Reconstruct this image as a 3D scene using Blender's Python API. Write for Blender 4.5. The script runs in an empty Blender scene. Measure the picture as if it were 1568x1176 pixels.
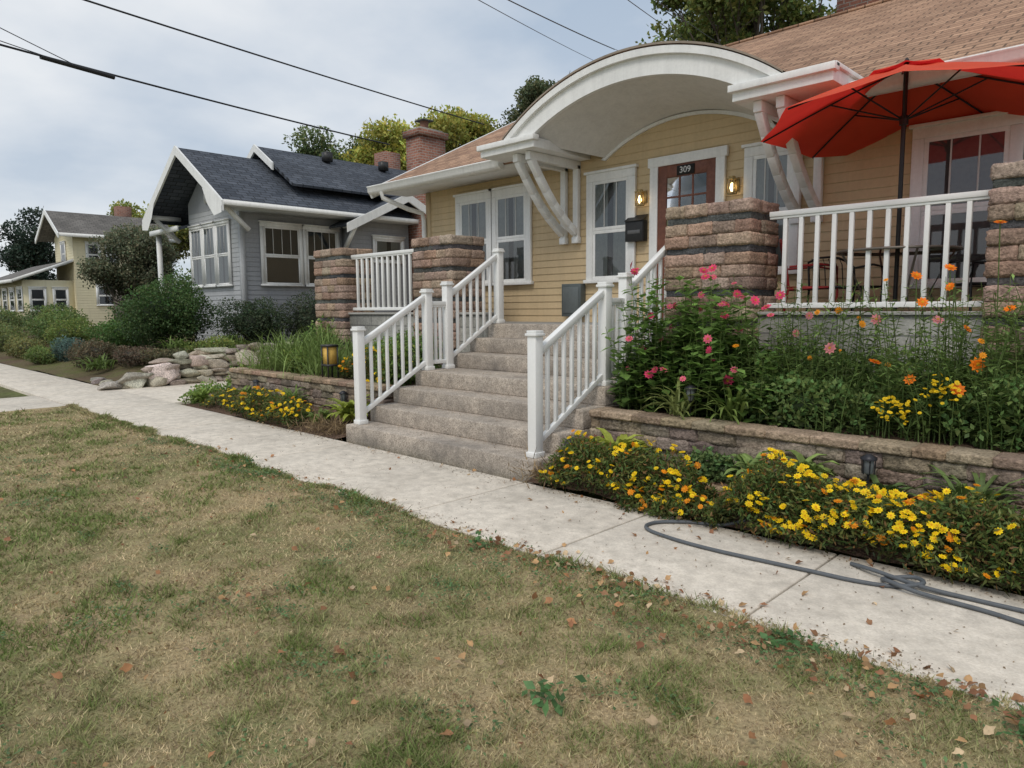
import bpy, bmesh, math, random
import numpy as np
from mathutils import Matrix, Vector
random.seed(7); R=np.random.default_rng(7)
scene=bpy.context.scene

# ------------------------------------------------------------------ materials
def newmat(name):
    m=bpy.data.materials.new(name); m.use_nodes=True
    nt=m.node_tree; nt.nodes.clear()
    out=nt.nodes.new('ShaderNodeOutputMaterial')
    return m,nt,out
def N(nt,t,**kw):
    n=nt.nodes.new(t)
    for k,v in kw.items(): setattr(n,k,v)
    return n
def mathn(nt,op,a,b=None,clamp=False):
    n=N(nt,'ShaderNodeMath',operation=op); n.use_clamp=clamp
    for i,x in enumerate((a,b)):
        if x is None: continue
        if isinstance(x,(int,float)): n.inputs[i].default_value=x
        else: nt.links.new(x,n.inputs[i])
    return n.outputs[0]
def noise(nt,vec,scale,detail=4,rough=.6):
    n=N(nt,'ShaderNodeTexNoise'); n.inputs['Scale'].default_value=scale
    n.inputs['Detail'].default_value=detail; n.inputs['Roughness'].default_value=rough
    nt.links.new(vec,n.inputs['Vector']); return n.outputs['Fac']
def vscale(nt,col,fac):
    n=N(nt,'ShaderNodeVectorMath',operation='SCALE')
    nt.links.new(col,n.inputs[0]); nt.links.new(fac,n.inputs['Scale']); return n.outputs[0]
def mixc(nt,fac,a,b,mode='MIX'):
    n=N(nt,'ShaderNodeMix',data_type='RGBA',blend_type=mode)
    if isinstance(fac,(int,float)): n.inputs[0].default_value=fac
    else: nt.links.new(fac,n.inputs[0])
    for i,x in ((6,a),(7,b)):
        if isinstance(x,tuple): n.inputs[i].default_value=(*x,1)
        else: nt.links.new(x,n.inputs[i])
    return n.outputs[2]
def maprange(nt,x,a,b,c,d):
    n=N(nt,'ShaderNodeMapRange'); nt.links.new(x,n.inputs[0])
    for i,v in enumerate((a,b,c,d)): n.inputs[i+1].default_value=v
    return n.outputs[0]
def bump(nt,h,strength,dist=.01):
    n=N(nt,'ShaderNodeBump'); n.inputs['Strength'].default_value=strength; n.inputs['Distance'].default_value=dist
    nt.links.new(h,n.inputs['Height']); return n.outputs[0]
def princ(nt,out,col,rough=.6,spec=.3,nrm=None,metal=0):
    p=N(nt,'ShaderNodeBsdfPrincipled')
    if isinstance(col,tuple): p.inputs['Base Color'].default_value=(*col,1)
    else: nt.links.new(col,p.inputs['Base Color'])
    if isinstance(rough,(int,float)): p.inputs['Roughness'].default_value=rough
    else: nt.links.new(rough,p.inputs['Roughness'])
    p.inputs['Specular IOR Level'].default_value=spec
    p.inputs['Metallic'].default_value=metal
    if nrm: nt.links.new(nrm,p.inputs['Normal'])
    if out: nt.links.new(p.outputs[0],out.inputs[0])
    return p
def pmat(name,rough=.6,big=(1.2,.18),fine=(40,.15),bmp=.15,bscale=60,spec=.3,metal=0,dist=.005,streak=0):
    m,nt,out=newmat(name)
    tc=N(nt,'ShaderNodeTexCoord').outputs['Object']
    at=N(nt,'ShaderNodeAttribute'); at.attribute_name='Col'
    a=maprange(nt,noise(nt,tc,big[0],5),.3,.7,1-big[1],1+big[1])
    b=maprange(nt,noise(nt,tc,fine[0],3),.3,.7,1-fine[1],1+fine[1])
    f=mathn(nt,'MULTIPLY',a,b)
    if streak:
        mp=N(nt,'ShaderNodeMapping');mp.inputs['Scale'].default_value=(9,9,.7);nt.links.new(tc,mp.inputs[0])
        f=mathn(nt,'MULTIPLY',f,maprange(nt,noise(nt,mp.outputs[0],1,5,.7),.45,.75,1,1-streak))
    c=vscale(nt,at.outputs['Color'],f)
    nr=bump(nt,noise(nt,tc,bscale,4),bmp,dist) if bmp>0 else None
    princ(nt,out,c,rough,spec,nr,metal); return m
def leafmat(name,trans=.3,rough=.5):
    m,nt,out=newmat(name)
    tc=N(nt,'ShaderNodeTexCoord').outputs['Object']
    at=N(nt,'ShaderNodeAttribute'); at.attribute_name='Col'
    b=maprange(nt,noise(nt,tc,30,2),.3,.7,.8,1.2)
    c=vscale(nt,at.outputs['Color'],b)
    p=princ(nt,None,c,rough,.25)
    t=N(nt,'ShaderNodeBsdfTranslucent'); nt.links.new(c,t.inputs[0])
    mx=N(nt,'ShaderNodeMixShader'); mx.inputs[0].default_value=trans
    nt.links.new(p.outputs[0],mx.inputs[1]); nt.links.new(t.outputs[0],mx.inputs[2]); nt.links.new(mx.outputs[0],out.inputs[0])
    return m
def brickmat(name,c1,c2,mortar,bw,bh,ms=.01,mode='wall',k=1.0,bmp=.5,rough=.85,nz=.25,off=.5,big=.2):
    m,nt,out=newmat(name)
    tc=N(nt,'ShaderNodeTexCoord').outputs['Object']
    s=N(nt,'ShaderNodeSeparateXYZ'); nt.links.new(tc,s.inputs[0])
    X,Y,Z=s.outputs
    if mode=='wall': u=mathn(nt,'ADD',X,Y); v=Z
    elif mode=='roofY': u=X; v=mathn(nt,'MULTIPLY',Y,k)
    else: u=Y; v=mathn(nt,'MULTIPLY',X,k)
    cb=N(nt,'ShaderNodeCombineXYZ'); nt.links.new(u,cb.inputs[0]); nt.links.new(v,cb.inputs[1])
    br=N(nt,'ShaderNodeTexBrick'); nt.links.new(cb.outputs[0],br.inputs['Vector'])
    br.inputs['Scale'].default_value=1; br.inputs['Brick Width'].default_value=bw; br.inputs['Row Height'].default_value=bh
    br.inputs['Mortar Size'].default_value=ms; br.inputs['Mortar Smooth'].default_value=.2; br.offset=off
    br.inputs['Color1'].default_value=(*c1,1); br.inputs['Color2'].default_value=(*c2,1); br.inputs['Mortar'].default_value=(*mortar,1)
    f1=maprange(nt,noise(nt,tc,35,4),.3,.7,1-nz,1+nz)
    f2=maprange(nt,noise(nt,tc,.9,4),.3,.7,1-big,1+big)
    c=vscale(nt,br.outputs['Color'],mathn(nt,'MULTIPLY',f1,f2))
    h=mathn(nt,'SUBTRACT',mathn(nt,'MULTIPLY',noise(nt,tc,60,4),.5),br.outputs['Fac'])
    princ(nt,out,c,rough,.2,bump(nt,h,bmp,.01)); return m
def aggregate(name,base,dark,light,stain,mixb=.55,st_amt=.6,grime=.35):
    m,nt,out=newmat(name)
    tc=N(nt,'ShaderNodeTexCoord').outputs['Object']
    vo=N(nt,'ShaderNodeTexVoronoi'); vo.inputs['Scale'].default_value=110; nt.links.new(tc,vo.inputs['Vector'])
    sp=N(nt,'ShaderNodeSeparateXYZ'); nt.links.new(vo.outputs['Color'],sp.inputs[0])
    c=mixc(nt,maprange(nt,sp.outputs[0],0,1,0,1),dark,light)
    c=mixc(nt,mixb,c,base)
    st=maprange(nt,noise(nt,tc,1.7,6,.65),.45,.68,0,1)
    c=mixc(nt,mathn(nt,'MULTIPLY',st,st_amt),c,stain)
    sp2=N(nt,'ShaderNodeTexNoise');sp2.inputs['Scale'].default_value=14;sp2.inputs['Detail'].default_value=8;sp2.inputs['Roughness'].default_value=.75;nt.links.new(tc,sp2.inputs['Vector'])
    c=mixc(nt,mathn(nt,'MULTIPLY',maprange(nt,sp2.outputs['Fac'],.54,.66,0,1),grime),c,stain)
    f=maprange(nt,noise(nt,tc,9,5),.3,.7,.82,1.15)
    c=vscale(nt,c,f)
    princ(nt,out,c,.9,.2,bump(nt,noise(nt,tc,150,3),.5,.004)); return m

M={}
M['white']=pmat('white_paint',.45,(1.5,.06),(30,.04),.05,40,streak=.12)
M['vinyl']=pmat('white_vinyl',.35,(2,.03),(30,.02),0)
M['siding']=pmat('tan_siding',.6,(.8,.06),(25,.04),.05,60,streak=.1)
M['gsiding']=pmat('gray_siding',.6,(.8,.1),(20,.06),.05,50,streak=.1)
M['stone']=pmat('split_face_stone',.95,(6,.28),(45,.42),1,38,.12,dist=.022)
M['concrete']=pmat('concrete',.9,(1.1,.12),(60,.1),.35,120,.2)
M['mulch']=pmat('mulch',1,(3,.3),(45,.6),1,60,.1,dist=.03)
M['wood']=pmat('stained_wood',.4,(3,.2),(20,.2),.1,40)
M['metal']=pmat('painted_metal',.4,(3,.1),(20,.08),0,metal=.3)
M['rubber']=pmat('hose_rubber',.5,(3,.1),(30,.1),0)
M['plain']=pmat('plain_paint',.7,(2,.12),(20,.1),.1,40)
M['bark']=pmat('bark',.95,(6,.3),(40,.3),.8,30,.1,dist=.02)
M['leaf']=leafmat('leaf',.3); M['petal']=leafmat('petal',.2,.6)
M['grass']=leafmat('grass_blade',.25,.7)
M['roof']=brickmat('brown_shingles',(.29,.17,.11),(.46,.285,.185),(.14,.09,.06),.30,.14,.012,'roofY',1.114,.7,off=.37)
M['roof_dark']=brickmat('slate_shingles',(.06,.07,.088),(.10,.112,.135),(.03,.033,.038),.30,.15,.012,'roofX',1.18,.6,off=.37)
M['roof_far']=brickmat('gray_shingles',(.14,.13,.12),(.20,.185,.17),(.08,.08,.075),.35,.18,.015,'roofX',1.2,.4)
M['brick']=brickmat('red_brick',(.20,.085,.06),(.30,.14,.10),(.28,.25,.22),.21,.075,.009,'wall',1,.6)
M['block']=brickmat('concrete_block',(.23,.23,.205),(.31,.305,.275),(.15,.15,.14),.42,.21,.009,'wall',1,.5,big=.35)
M['steps']=aggregate('exposed_aggregate',(.46,.395,.325),(.15,.125,.105),(.72,.63,.53),(.20,.18,.16),.4,.7,.5)
M['walk']=aggregate('sidewalk_concrete',(.72,.65,.55),(.50,.44,.36),(.80,.73,.63),(.46,.41,.34),.6,.45,.4)
m,nt,out=newmat('window_glass')
tr=N(nt,'ShaderNodeBsdfTransparent'); gl=N(nt,'ShaderNodeBsdfGlossy'); gl.inputs['Roughness'].default_value=.03
tr.inputs[0].default_value=(.75,.8,.8,1)
fr=N(nt,'ShaderNodeFresnel'); fr.inputs[0].default_value=1.5
mx=N(nt,'ShaderNodeMixShader'); nt.links.new(mathn(nt,'ADD',mathn(nt,'MULTIPLY',fr.outputs[0],1.2),.05,True),mx.inputs[0])
nt.links.new(tr.outputs[0],mx.inputs[1]); nt.links.new(gl.outputs[0],mx.inputs[2]); nt.links.new(mx.outputs[0],out.inputs[0]); M['glass']=m
m,nt,out=newmat('umbrella_fabric')
tc=N(nt,'ShaderNodeTexCoord').outputs['Object']
c=vscale(nt,mixc(nt,0.0,(.82,.12,.06),(.7,.1,.05)),maprange(nt,noise(nt,tc,3,3),.3,.7,.92,1.08))
d=princ(nt,None,c,.8,.1,bump(nt,noise(nt,tc,400,2),.1,.002)); t=N(nt,'ShaderNodeBsdfTranslucent'); t.inputs[0].default_value=(.80,.03,.03,1)
mx=N(nt,'ShaderNodeMixShader'); mx.inputs[0].default_value=.36
nt.links.new(d.outputs[0],mx.inputs[1]); nt.links.new(t.outputs[0],mx.inputs[2]); nt.links.new(mx.outputs[0],out.inputs[0]); M['fabric']=m
m,nt,out=newmat('lamp_bulb'); e=N(nt,'ShaderNodeEmission'); e.inputs[0].default_value=(1,.72,.35,1); e.inputs[1].default_value=6
nt.links.new(e.outputs[0],out.inputs[0]); M['bulb']=m
def groundmat(name,cols,scales=(.7,5,60),bm=.6):
    m,nt,out=newmat(name)
    tc=N(nt,'ShaderNodeTexCoord').outputs['Object']
    c=mixc(nt,maprange(nt,noise(nt,tc,scales[0],5,.65),.4,.6,0,1),cols[0],cols[1])
    c=mixc(nt,mathn(nt,'MULTIPLY',maprange(nt,noise(nt,tc,scales[1],5,.7),.42,.62,0,1),.6),c,cols[2])
    c=vscale(nt,c,maprange(nt,noise(nt,tc,scales[2],4,.7),.3,.7,.55,1.4))
    princ(nt,out,c,1,.05,bump(nt,noise(nt,tc,scales[2],4),bm,.02)); return m
M['thatch']=groundmat('dry_thatch',((.42,.33,.19),(.22,.22,.10),(.31,.23,.14)))
M['yard']=groundmat('yard_soil',((.13,.14,.055),(.12,.09,.06),(.16,.115,.08)),(.5,3,30))
M['far']=groundmat('far_grass',((.13,.16,.06),(.15,.16,.06),(.11,.10,.06)),(.1,.8,8))

# ------------------------------------------------------------------ builder
class B:
    def __init__(s): s.V=[];s.L=[];s.K=[];s.C=[];s.MI=[];s.n=0;s.T=None;s.mats=[]
    def mi(s,mat):
        if mat not in s.mats: s.mats.append(mat)
        return s.mats.index(mat)
    def add(s,V,F,C,mat):
        V=np.asarray(V,float).reshape(-1,3); F=np.asarray(F,int)
        if s.T is not None: V=s.T(V)
        m,k=F.shape
        s.V.append(V); s.L.append((F+s.n).ravel()); s.K.append(np.full(m,k)); s.n+=len(V)
        C=np.asarray(C,float)
        if C.ndim==1: C=np.tile(C,(m,1))
        s.C.append(np.repeat(C,k,axis=0)); s.MI.append(np.full(m,s.mi(mat)))
    def box(s,x0,x1,y0,y1,z0,z1,col,mat):
        V=[(x,y,z) for z in (z0,z1) for y in (y0,y1) for x in (x0,x1)]
        F=[(0,2,3,1),(4,5,7,6),(0,1,5,4),(2,6,7,3),(0,4,6,2),(1,3,7,5)]
        s.add(V,F,col,mat)
    def beam(s,p0,p1,w,h,col,mat,up=(0,0,1)):
        p0=np.array(p0,float);p1=np.array(p1,float);d=p1-p0;d/=np.linalg.norm(d)
        u=np.array(up,float)
        if abs(d@u)>.98: u=np.array((0,1.,0))
        sd=np.cross(d,u);sd/=np.linalg.norm(sd);u=np.cross(sd,d)
        V=[]
        for p in (p0,p1):
            for a,b in ((-1,-1),(1,-1),(1,1),(-1,1)): V.append(p+sd*a*w/2+u*b*h/2)
        s.add(V,[(0,1,2,3),(7,6,5,4),(0,4,5,1),(1,5,6,2),(2,6,7,3),(3,7,4,0)],col,mat)
    def tube(s,pts,rad,col,mat,n=8):
        pts=[np.array(p,float) for p in pts]
        if isinstance(rad,(int,float)): rad=[rad]*len(pts)
        V=[];F=[]
        for i,p in enumerate(pts):
            d=pts[min(i+1,len(pts)-1)]-pts[max(i-1,0)];d/=np.linalg.norm(d)+1e-9
            u=np.array((0,0,1.)) if abs(d[2])<.95 else np.array((0,1.,0))
            a=np.cross(d,u);a/=np.linalg.norm(a);b=np.cross(a,d)
            for j in range(n):
                t=2*math.pi*j/n; V.append(p+rad[i]*(a*math.cos(t)+b*math.sin(t)))
        for i in range(len(pts)-1):
            for j in range(n):
                F.append((i*n+j,i*n+(j+1)%n,(i+1)*n+(j+1)%n,(i+1)*n+j))
        s.add(V,F,col,mat)
        for i in (0,len(pts)-1):
            s.add([V[i*n+j] for j in range(n)],[tuple(range(n))],col,mat)
    def poly(s,pts,col,mat): s.add(pts,[tuple(range(len(pts)))],col,mat)
    def slab(s,pts,th,col,mat,nrm=None):
        p=np.array(pts,float)
        if nrm is None: nrm=np.cross(p[1]-p[0],p[2]-p[0])
        nrm=np.array(nrm,float);nrm/=np.linalg.norm(nrm)
        if nrm[2]<0: nrm=-nrm
        q=p-nrm*th; k=len(p)
        s.add(p,[tuple(range(k))],col,mat); s.add(q,[tuple(range(k))[::-1]],col,mat)
        for i in range(k):
            j=(i+1)%k; s.add([p[i],p[j],q[j],q[i]],[(0,1,2,3)],col,mat)
    def strip(s,A,Bp,col,mat):
        A=list(A);Bp=list(Bp);n=len(A)
        s.add(A+Bp,[(i,i+1,n+i+1,n+i) for i in range(n-1)],col,mat)
    def build(s,name,parent=None,smooth=False,bevel=0):
        me=bpy.data.meshes.new(name)
        V=np.concatenate(s.V);L=np.concatenate(s.L);K=np.concatenate(s.K);C=np.concatenate(s.C);MI=np.concatenate(s.MI)
        me.vertices.add(len(V));me.vertices.foreach_set('co',V.ravel().astype(np.float32))
        me.loops.add(len(L));me.loops.foreach_set('vertex_index',L.astype(np.int32))
        st=np.concatenate(([0],np.cumsum(K)[:-1]))
        me.polygons.add(len(K));me.polygons.foreach_set('loop_start',st.astype(np.int32))
        try: me.polygons.foreach_set('loop_total',K.astype(np.int32))
        except Exception: pass
        me.polygons.foreach_set('material_index',MI.astype(np.int32))
        if smooth: me.polygons.foreach_set('use_smooth',np.ones(len(K),bool))
        me.update(calc_edges=True)
        at=me.color_attributes.new('Col','FLOAT_COLOR','CORNER')
        c4=np.ones((len(C),4),np.float32);c4[:,:3]=C;at.data.foreach_set('color',c4.ravel())
        for m in s.mats: me.materials.append(M[m])
        o=bpy.data.objects.new(name,me);scene.collection.objects.link(o)
        if parent:
            o.parent=parent;o.matrix_parent_inverse=Matrix.Translation(-Vector(parent.location))
        if bevel:
            b=o.modifiers.new('bevel','BEVEL');b.width=bevel;b.segments=2;b.limit_method='ANGLE'
        return o
def empty(name,loc):
    e=bpy.data.objects.new(name,None);e.location=loc;e.empty_display_size=.3;scene.collection.objects.link(e);return e
def jit(c,a=.1): 
    f=1+random.uniform(-a,a); return tuple(max(0,x*f*(1+random.uniform(-a,a)*.3)) for x in c)
def rrot(n):
    q=R.normal(size=(n,4));q/=np.linalg.norm(q,axis=1)[:,None];w,x,y,z=q.T
    return np.stack([np.stack([1-2*(y*y+z*z),2*(x*y-z*w),2*(x*z+y*w)],1),np.stack([2*(x*y+z*w),1-2*(x*x+z*z),2*(y*z-x*w)],1),np.stack([2*(x*z-y*w),2*(y*z+x*w),1-2*(x*x+y*y)],1)],1)
def frame_rot(nv):
    nv=nv/np.linalg.norm(nv,axis=1)[:,None]; h=R.normal(size=nv.shape)
    a=np.cross(nv,h);a/=np.linalg.norm(a,axis=1)[:,None];b=np.cross(nv,a)
    return np.stack([a,b,nv],2)
def scatter(b,tv,tf,pos,scale,rot,col,mat):
    n=len(pos);tv=np.array(tv,float);tf=np.array(tf,int);nv=len(tv)
    V=np.einsum('nij,kj->nki',rot,tv)*np.asarray(scale)[:,None,None]+pos[:,None,:]
    F=(tf[None]+(np.arange(n)*nv)[:,None,None]).reshape(-1,tf.shape[1])
    col=np.asarray(col)
    if col.ndim==2: col=np.repeat(col[:,None,:],len(tf),1)
    b.add(V.reshape(-1,3),F,col.reshape(-1,3),mat)
LEAF=([(0,0,0),(.3,.45,.08),(0,1,0),(-.3,.45,.08)],[(0,1,2,3)])
def vnoise(x,y,s=0.):
    return (np.sin(x*1.7+s)+np.sin(y*2.1+s*2+x*.7)+.6*np.sin(x*4.3-y*3.1+s)+.5*np.sin(y*6.7+x*2.3+s*3)+.35*np.sin(x*11.3+y*9.1)+.3*np.sin(x*17.9-y*15.7+s))/3.0
PG=R.random((256,256))
def pn(x,y,s):
    x=x*s+100;y=y*s+100;xi=np.floor(x).astype(int);yi=np.floor(y).astype(int);fx=x-xi;fy=y-yi;fx=fx*fx*(3-2*fx);fy=fy*fy*(3-2*fy)
    g=lambda a,b:PG[a%256,b%256]
    return (g(xi,yi)*(1-fx)+g(xi+1,yi)*fx)*(1-fy)+(g(xi,yi+1)*(1-fx)+g(xi+1,yi+1)*fx)*fy
def sst(x): x=np.clip(x,0,1);return x*x*(3-2*x)
def blob(b,c,r,n,ls,col,jc=.25,inner=.35,mat='leaf',core=True,light=1.9):
    c=np.array(c,float);r=np.array(r,float)
    d=R.normal(size=(n,3));d/=np.linalg.norm(d,axis=1)[:,None]
    k=R.random(n)**.35
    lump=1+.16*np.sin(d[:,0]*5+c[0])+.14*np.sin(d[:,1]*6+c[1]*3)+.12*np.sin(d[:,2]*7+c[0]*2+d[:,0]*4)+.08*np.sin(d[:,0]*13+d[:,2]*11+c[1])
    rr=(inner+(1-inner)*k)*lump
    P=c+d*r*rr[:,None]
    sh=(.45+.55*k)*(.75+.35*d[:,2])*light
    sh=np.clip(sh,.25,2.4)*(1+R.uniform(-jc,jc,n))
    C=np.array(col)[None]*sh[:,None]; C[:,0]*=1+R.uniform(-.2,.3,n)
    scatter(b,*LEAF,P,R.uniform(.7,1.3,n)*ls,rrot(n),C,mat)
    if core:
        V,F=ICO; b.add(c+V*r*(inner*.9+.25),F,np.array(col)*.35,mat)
bm=bmesh.new();bmesh.ops.create_icosphere(bm,subdivisions=3,radius=1);bm.verts.ensure_lookup_table()
ICO=(np.array([v.co[:] for v in bm.verts]),np.array([[v.index for v in f.verts] for f in bm.faces]));bm.free()

def rockcube():
    n=6;V=[];F=[];Nn=[];E=[]
    for ax in range(3):
        for sg in (-1,1):
            base=len(V)
            for i in range(n+1):
                for j in range(n+1):
                    g=lambda q:-1+2*q/n if q in(0,n) else (-.93+1.86*(q-1)/(n-2))
                    p=[0,0,0];p[ax]=sg;p[(ax+1)%3]=g(i);p[(ax+2)%3]=g(j);V.append(p)
                    nn=[0,0,0];nn[ax]=sg;Nn.append(nn);E.append(0 if (i in(0,n) or j in(0,n)) else 1)
            for i in range(n):
                for j in range(n):
                    a=base+i*(n+1)+j;F.append((a,a+1,a+n+2,a+n+1))
    return np.array(V,float),np.array(F),np.array(Nn,float),np.array(E,float)
RC=rockcube()
def rock(b,x0,x1,y0,y1,z0,z1,col,amp=.014,mat='stone',ja=.2):
    V,F,Nn,E=RC
    c=np.array([(x0+x1)/2,(y0+y1)/2,(z0+z1)/2]);h=np.array([x1-x0,y1-y0,z1-z0])/2
    P=c+V*(h-(1-E)[:,None]*.003)+Nn*(E*R.uniform(-.1,1.1,len(E))*amp)[:,None]
    b.add(P,F,jit(col,ja),mat)
def boulder(b,c,r,col,mat='stone'):
    V,F=ICO
    P=V.copy()
    for _ in range(16):
        n=R.normal(size=3);n/=np.linalg.norm(n);dd=P@n;k=R.uniform(.42,.72)
        P=P-np.clip(dd-k,0,None)[:,None]*n
    for ax in range(3):
        P[:,ax]=np.clip(P[:,ax],-R.uniform(.55,.75),R.uniform(.55,.75))
    P+=R.normal(0,.012,P.shape)
    b.add(np.array(c)+P*1.35*np.array(r),F,jit(col,.2),mat)
def terrain(name,x0,x1,y0,y1,nx,ny,fn,mat,col=(.1,.07,.05)):
    xs=np.linspace(x0,x1,nx);ys=np.linspace(y0,y1,ny);X,Y=np.meshgrid(xs,ys,indexing='ij');Z=fn(X,Y)
    V=np.stack([X,Y,Z],-1).reshape(-1,3);i,j=np.meshgrid(np.arange(nx-1),np.arange(ny-1),indexing='ij');a=(i*ny+j).ravel()
    F=np.stack([a,a+ny,a+ny+1,a+1],1);b=B();b.add(V,F,col,mat);return b.build(name,smooth=True)
W=(.82,.82,.80)

# ------------------------------------------------------------------ ground
b=B();b.poly([(-500,-500,-.05),(500,-500,-.05),(500,500,-.05),(-500,500,-.05)],(.1,.1,.05),'far');b.build('ground')
LX=-13.1
lawn=terrain('lawn',LX,8,-6,3.12,120,60,lambda x,y:.0+.012*vnoise(x*1.3,y*1.3)+.012,'thatch')
def blades(n,mode):
    if mode=='log': r=1.3*(17/1.3)**R.random(n)
    else: r=R.uniform(1.3,17,n)
    th=math.radians(44.4)+R.uniform(-1.05,1.15,n)
    return -r*np.sin(th), r*np.cos(th), r
xs=[];ys=[];rs=[]
for n,mo in ((440000,'log'),(250000,'lin')):
    x,y,r=blades(n,mo);xs.append(x);ys.append(y);rs.append(r)
x=R.uniform(LX,6,30000);y=R.uniform(-5,3.1,30000);xs.append(x);ys.append(y);rs.append(np.hypot(x,y))
x=R.uniform(LX,1,26000);y=3.11+R.normal(0,.03,26000)+.025*np.sin(x*7)+.03*np.sin(x*2.3);xs.append(x);ys.append(y);rs.append(np.hypot(x,y));edge0=len(np.concatenate(xs))-26000
x=np.concatenate(xs);y=np.concatenate(ys);r=np.concatenate(rs);isedge=np.arange(len(x))>=edge0
ok=((y<3.13+.03*np.sin(x*9)+.02*np.sin(x*23))&(x>LX+.2*np.sin(y*3))&(y>-5))|isedge
sp_=pn(x,y,2.6);ok&=(R.random(len(x))<np.clip(.55+1.2*sp_,0,1))|isedge
x=x[ok];y=y[ok];r=r[ok];isedge=isedge[ok];n=len(x)
g=1.1*(pn(x,y,.8)-.5)+1.4*(pn(x,y,2.1)-.5)+1.4*(pn(x,y,5.3)-.5)+1.1*(pn(x,y,13.)-.5)
green=np.clip(.42+.8*g+R.normal(0,.2,n),0,1);green[isedge]=np.clip(green[isedge]+.3,0,1)
clump=pn(x,y,17.)
h=R.uniform(.010,.034,n)*(.6+.9*green)*(.5+1.0*clump)
h[isedge]*=R.uniform(.8,1.5,isedge.sum())*np.clip(1.8*pn(x[isedge],y[isedge],3.)-.1,.3,1.25)
tall=R.random(n)<.003;h[tall]*=2.2
w=R.uniform(.0022,.0045,n)*np.clip(r/3.5,.8,3.2)
az=R.uniform(0,2*math.pi,n);ln=R.uniform(.2,1.8,n)*h
dx=np.cos(az)*w;dy=np.sin(az)*w;az2=R.uniform(0,2*math.pi,n)
z0=.012*vnoise(x*1.3,y*1.3)+.009
V=np.zeros((n,3,3));V[:,0]=np.stack([x+dx,y+dy,z0],1);V[:,1]=np.stack([x-dx,y-dy,z0],1)
V[:,2]=np.stack([x+np.cos(az2)*ln,y+np.sin(az2)*ln,z0+h],1)
straw=np.array((.64,.515,.315));gr=np.array((.205,.265,.08));dk=np.array((.31,.225,.14))
C=straw*(1-green)[:,None]+gr*green[:,None]
mk=R.random(n)<.07+.45*np.clip(pn(x,y,3.7)-.5,0,1);C[mk]=dk
C*=R.uniform(.6,1.3,n)[:,None]
b=B();b.add(V.reshape(-1,3),np.arange(3*n).reshape(n,3),C,'grass')
b.build('grass_blades',lawn)
b=B()
wx=[];wy=[]
for i in range(190):
    cx=random.uniform(-9,.3);cy=random.uniform(.2,3.0) if i<115 else random.uniform(2.85,3.12);k=60;s_=random.uniform(.05,.16);wx.append(R.normal(cx,s_,k));wy.append(R.normal(cy,s_*.6,k))
wx=np.concatenate(wx);wy=np.concatenate(wy);ok=wy<3.19;wx=wx[ok];wy=wy[ok];k=len(wx)
nv=R.normal(size=(k,3))*.35+np.array((0,0,1));C=np.array((.12,.20,.08))*R.uniform(.7,1.5,k)[:,None]
scatter(b,*LEAF,np.stack([wx,wy,R.uniform(.022,.04,k)],1),R.uniform(.010,.026,k),frame_rot(nv),C,'leaf')
for (cx,cy,s) in ((-1.70,1.93,.05),(-1.25,3.0,.045),(-3.2,3.0,.035),(-.35,2.95,.045),(-4.9,3.05,.035),(-6.6,3.05,.04)):
    k=34;nv=R.normal(size=(k,3))*.5+np.array((0,0,1))
    scatter(b,*LEAF,np.stack([R.normal(cx,.045,k),R.normal(cy,.035,k),R.uniform(.02,.10,k)],1),R.uniform(.7,1.3,k)*s,frame_rot(nv),np.array((.09,.18,.065))*R.uniform(.7,1.5,k)[:,None],'leaf')
b.build('lawn_weeds',lawn)
b=B();k=1000
fx=np.where(R.random(k)<.6,R.uniform(-3.6,.4,k),R.uniform(-9,.6,k));fy=np.where(R.random(k)<.5,3.04+R.normal(0,.14,k),R.uniform(.2,4.4,k))
far_=(fy>3.3)&(R.random(k)<.5);fy[far_]=4.38+R.normal(0,.05,far_.sum())
nv=R.normal(size=(k,3))*.5+np.array((0,0,1))
LF=([(0,-.5,0),(.28,-.25,.12),(.42,.1,.16),(.15,.3,.05),(0,.65,.03),(-.2,.3,.08),(-.4,.12,.18),(-.3,-.25,.08)],[(0,1,2,3,4,5,6,7)])
pal=np.array([(.46,.23,.11),(.54,.33,.16),(.32,.17,.09),(.64,.48,.30),(.40,.19,.10)])[R.integers(0,5,k)]
sc_=R.uniform(.014,.05,k);scatter(b,*LF,np.stack([fx,fy,np.full(k,.042)-.02*(fy>3.15)],1),sc_,frame_rot(nv),pal*R.uniform(.6,1.25,k)[:,None],'leaf')
b.build('fallen_leaves')
b=B();k=3600
fx=R.uniform(-9,.6,k);e_=R.random(k);fy=np.where(e_<.45,3.16+np.abs(R.normal(0,.07,k)),np.where(e_<.80,4.40-np.abs(R.normal(0,.09,k)),R.uniform(3.15,4.4,k)))
nv=R.normal(size=(k,3))*.3+np.array((0,0,1))
scatter(b,*LEAF,np.stack([fx,fy,np.full(k,.019)],1),R.uniform(.004,.018,k),frame_rot(nv),np.array((.22,.16,.10))*R.uniform(.5,1.6,k)[:,None],'leaf')
k=900;st_=R.integers(0,6,k);ty=np.array([4.55,4.9,5.25,5.6,6.2,6.55])[st_];tz=np.array([.18,.37,.56,.75,.94,1.13])[st_]
fx=R.uniform(-7.15,-4.25,k);fy=ty+.33-np.abs(R.normal(0,.10,k)).clip(0,.3)
nv=R.normal(size=(k,3))*.3+np.array((0,0,1))
scatter(b,*LEAF,np.stack([fx,fy,tz+.008],1),R.uniform(.004,.022,k),frame_rot(nv),np.array((.28,.19,.11))*R.uniform(.5,1.5,k)[:,None],'leaf')
b.build('sidewalk_debris')

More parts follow.
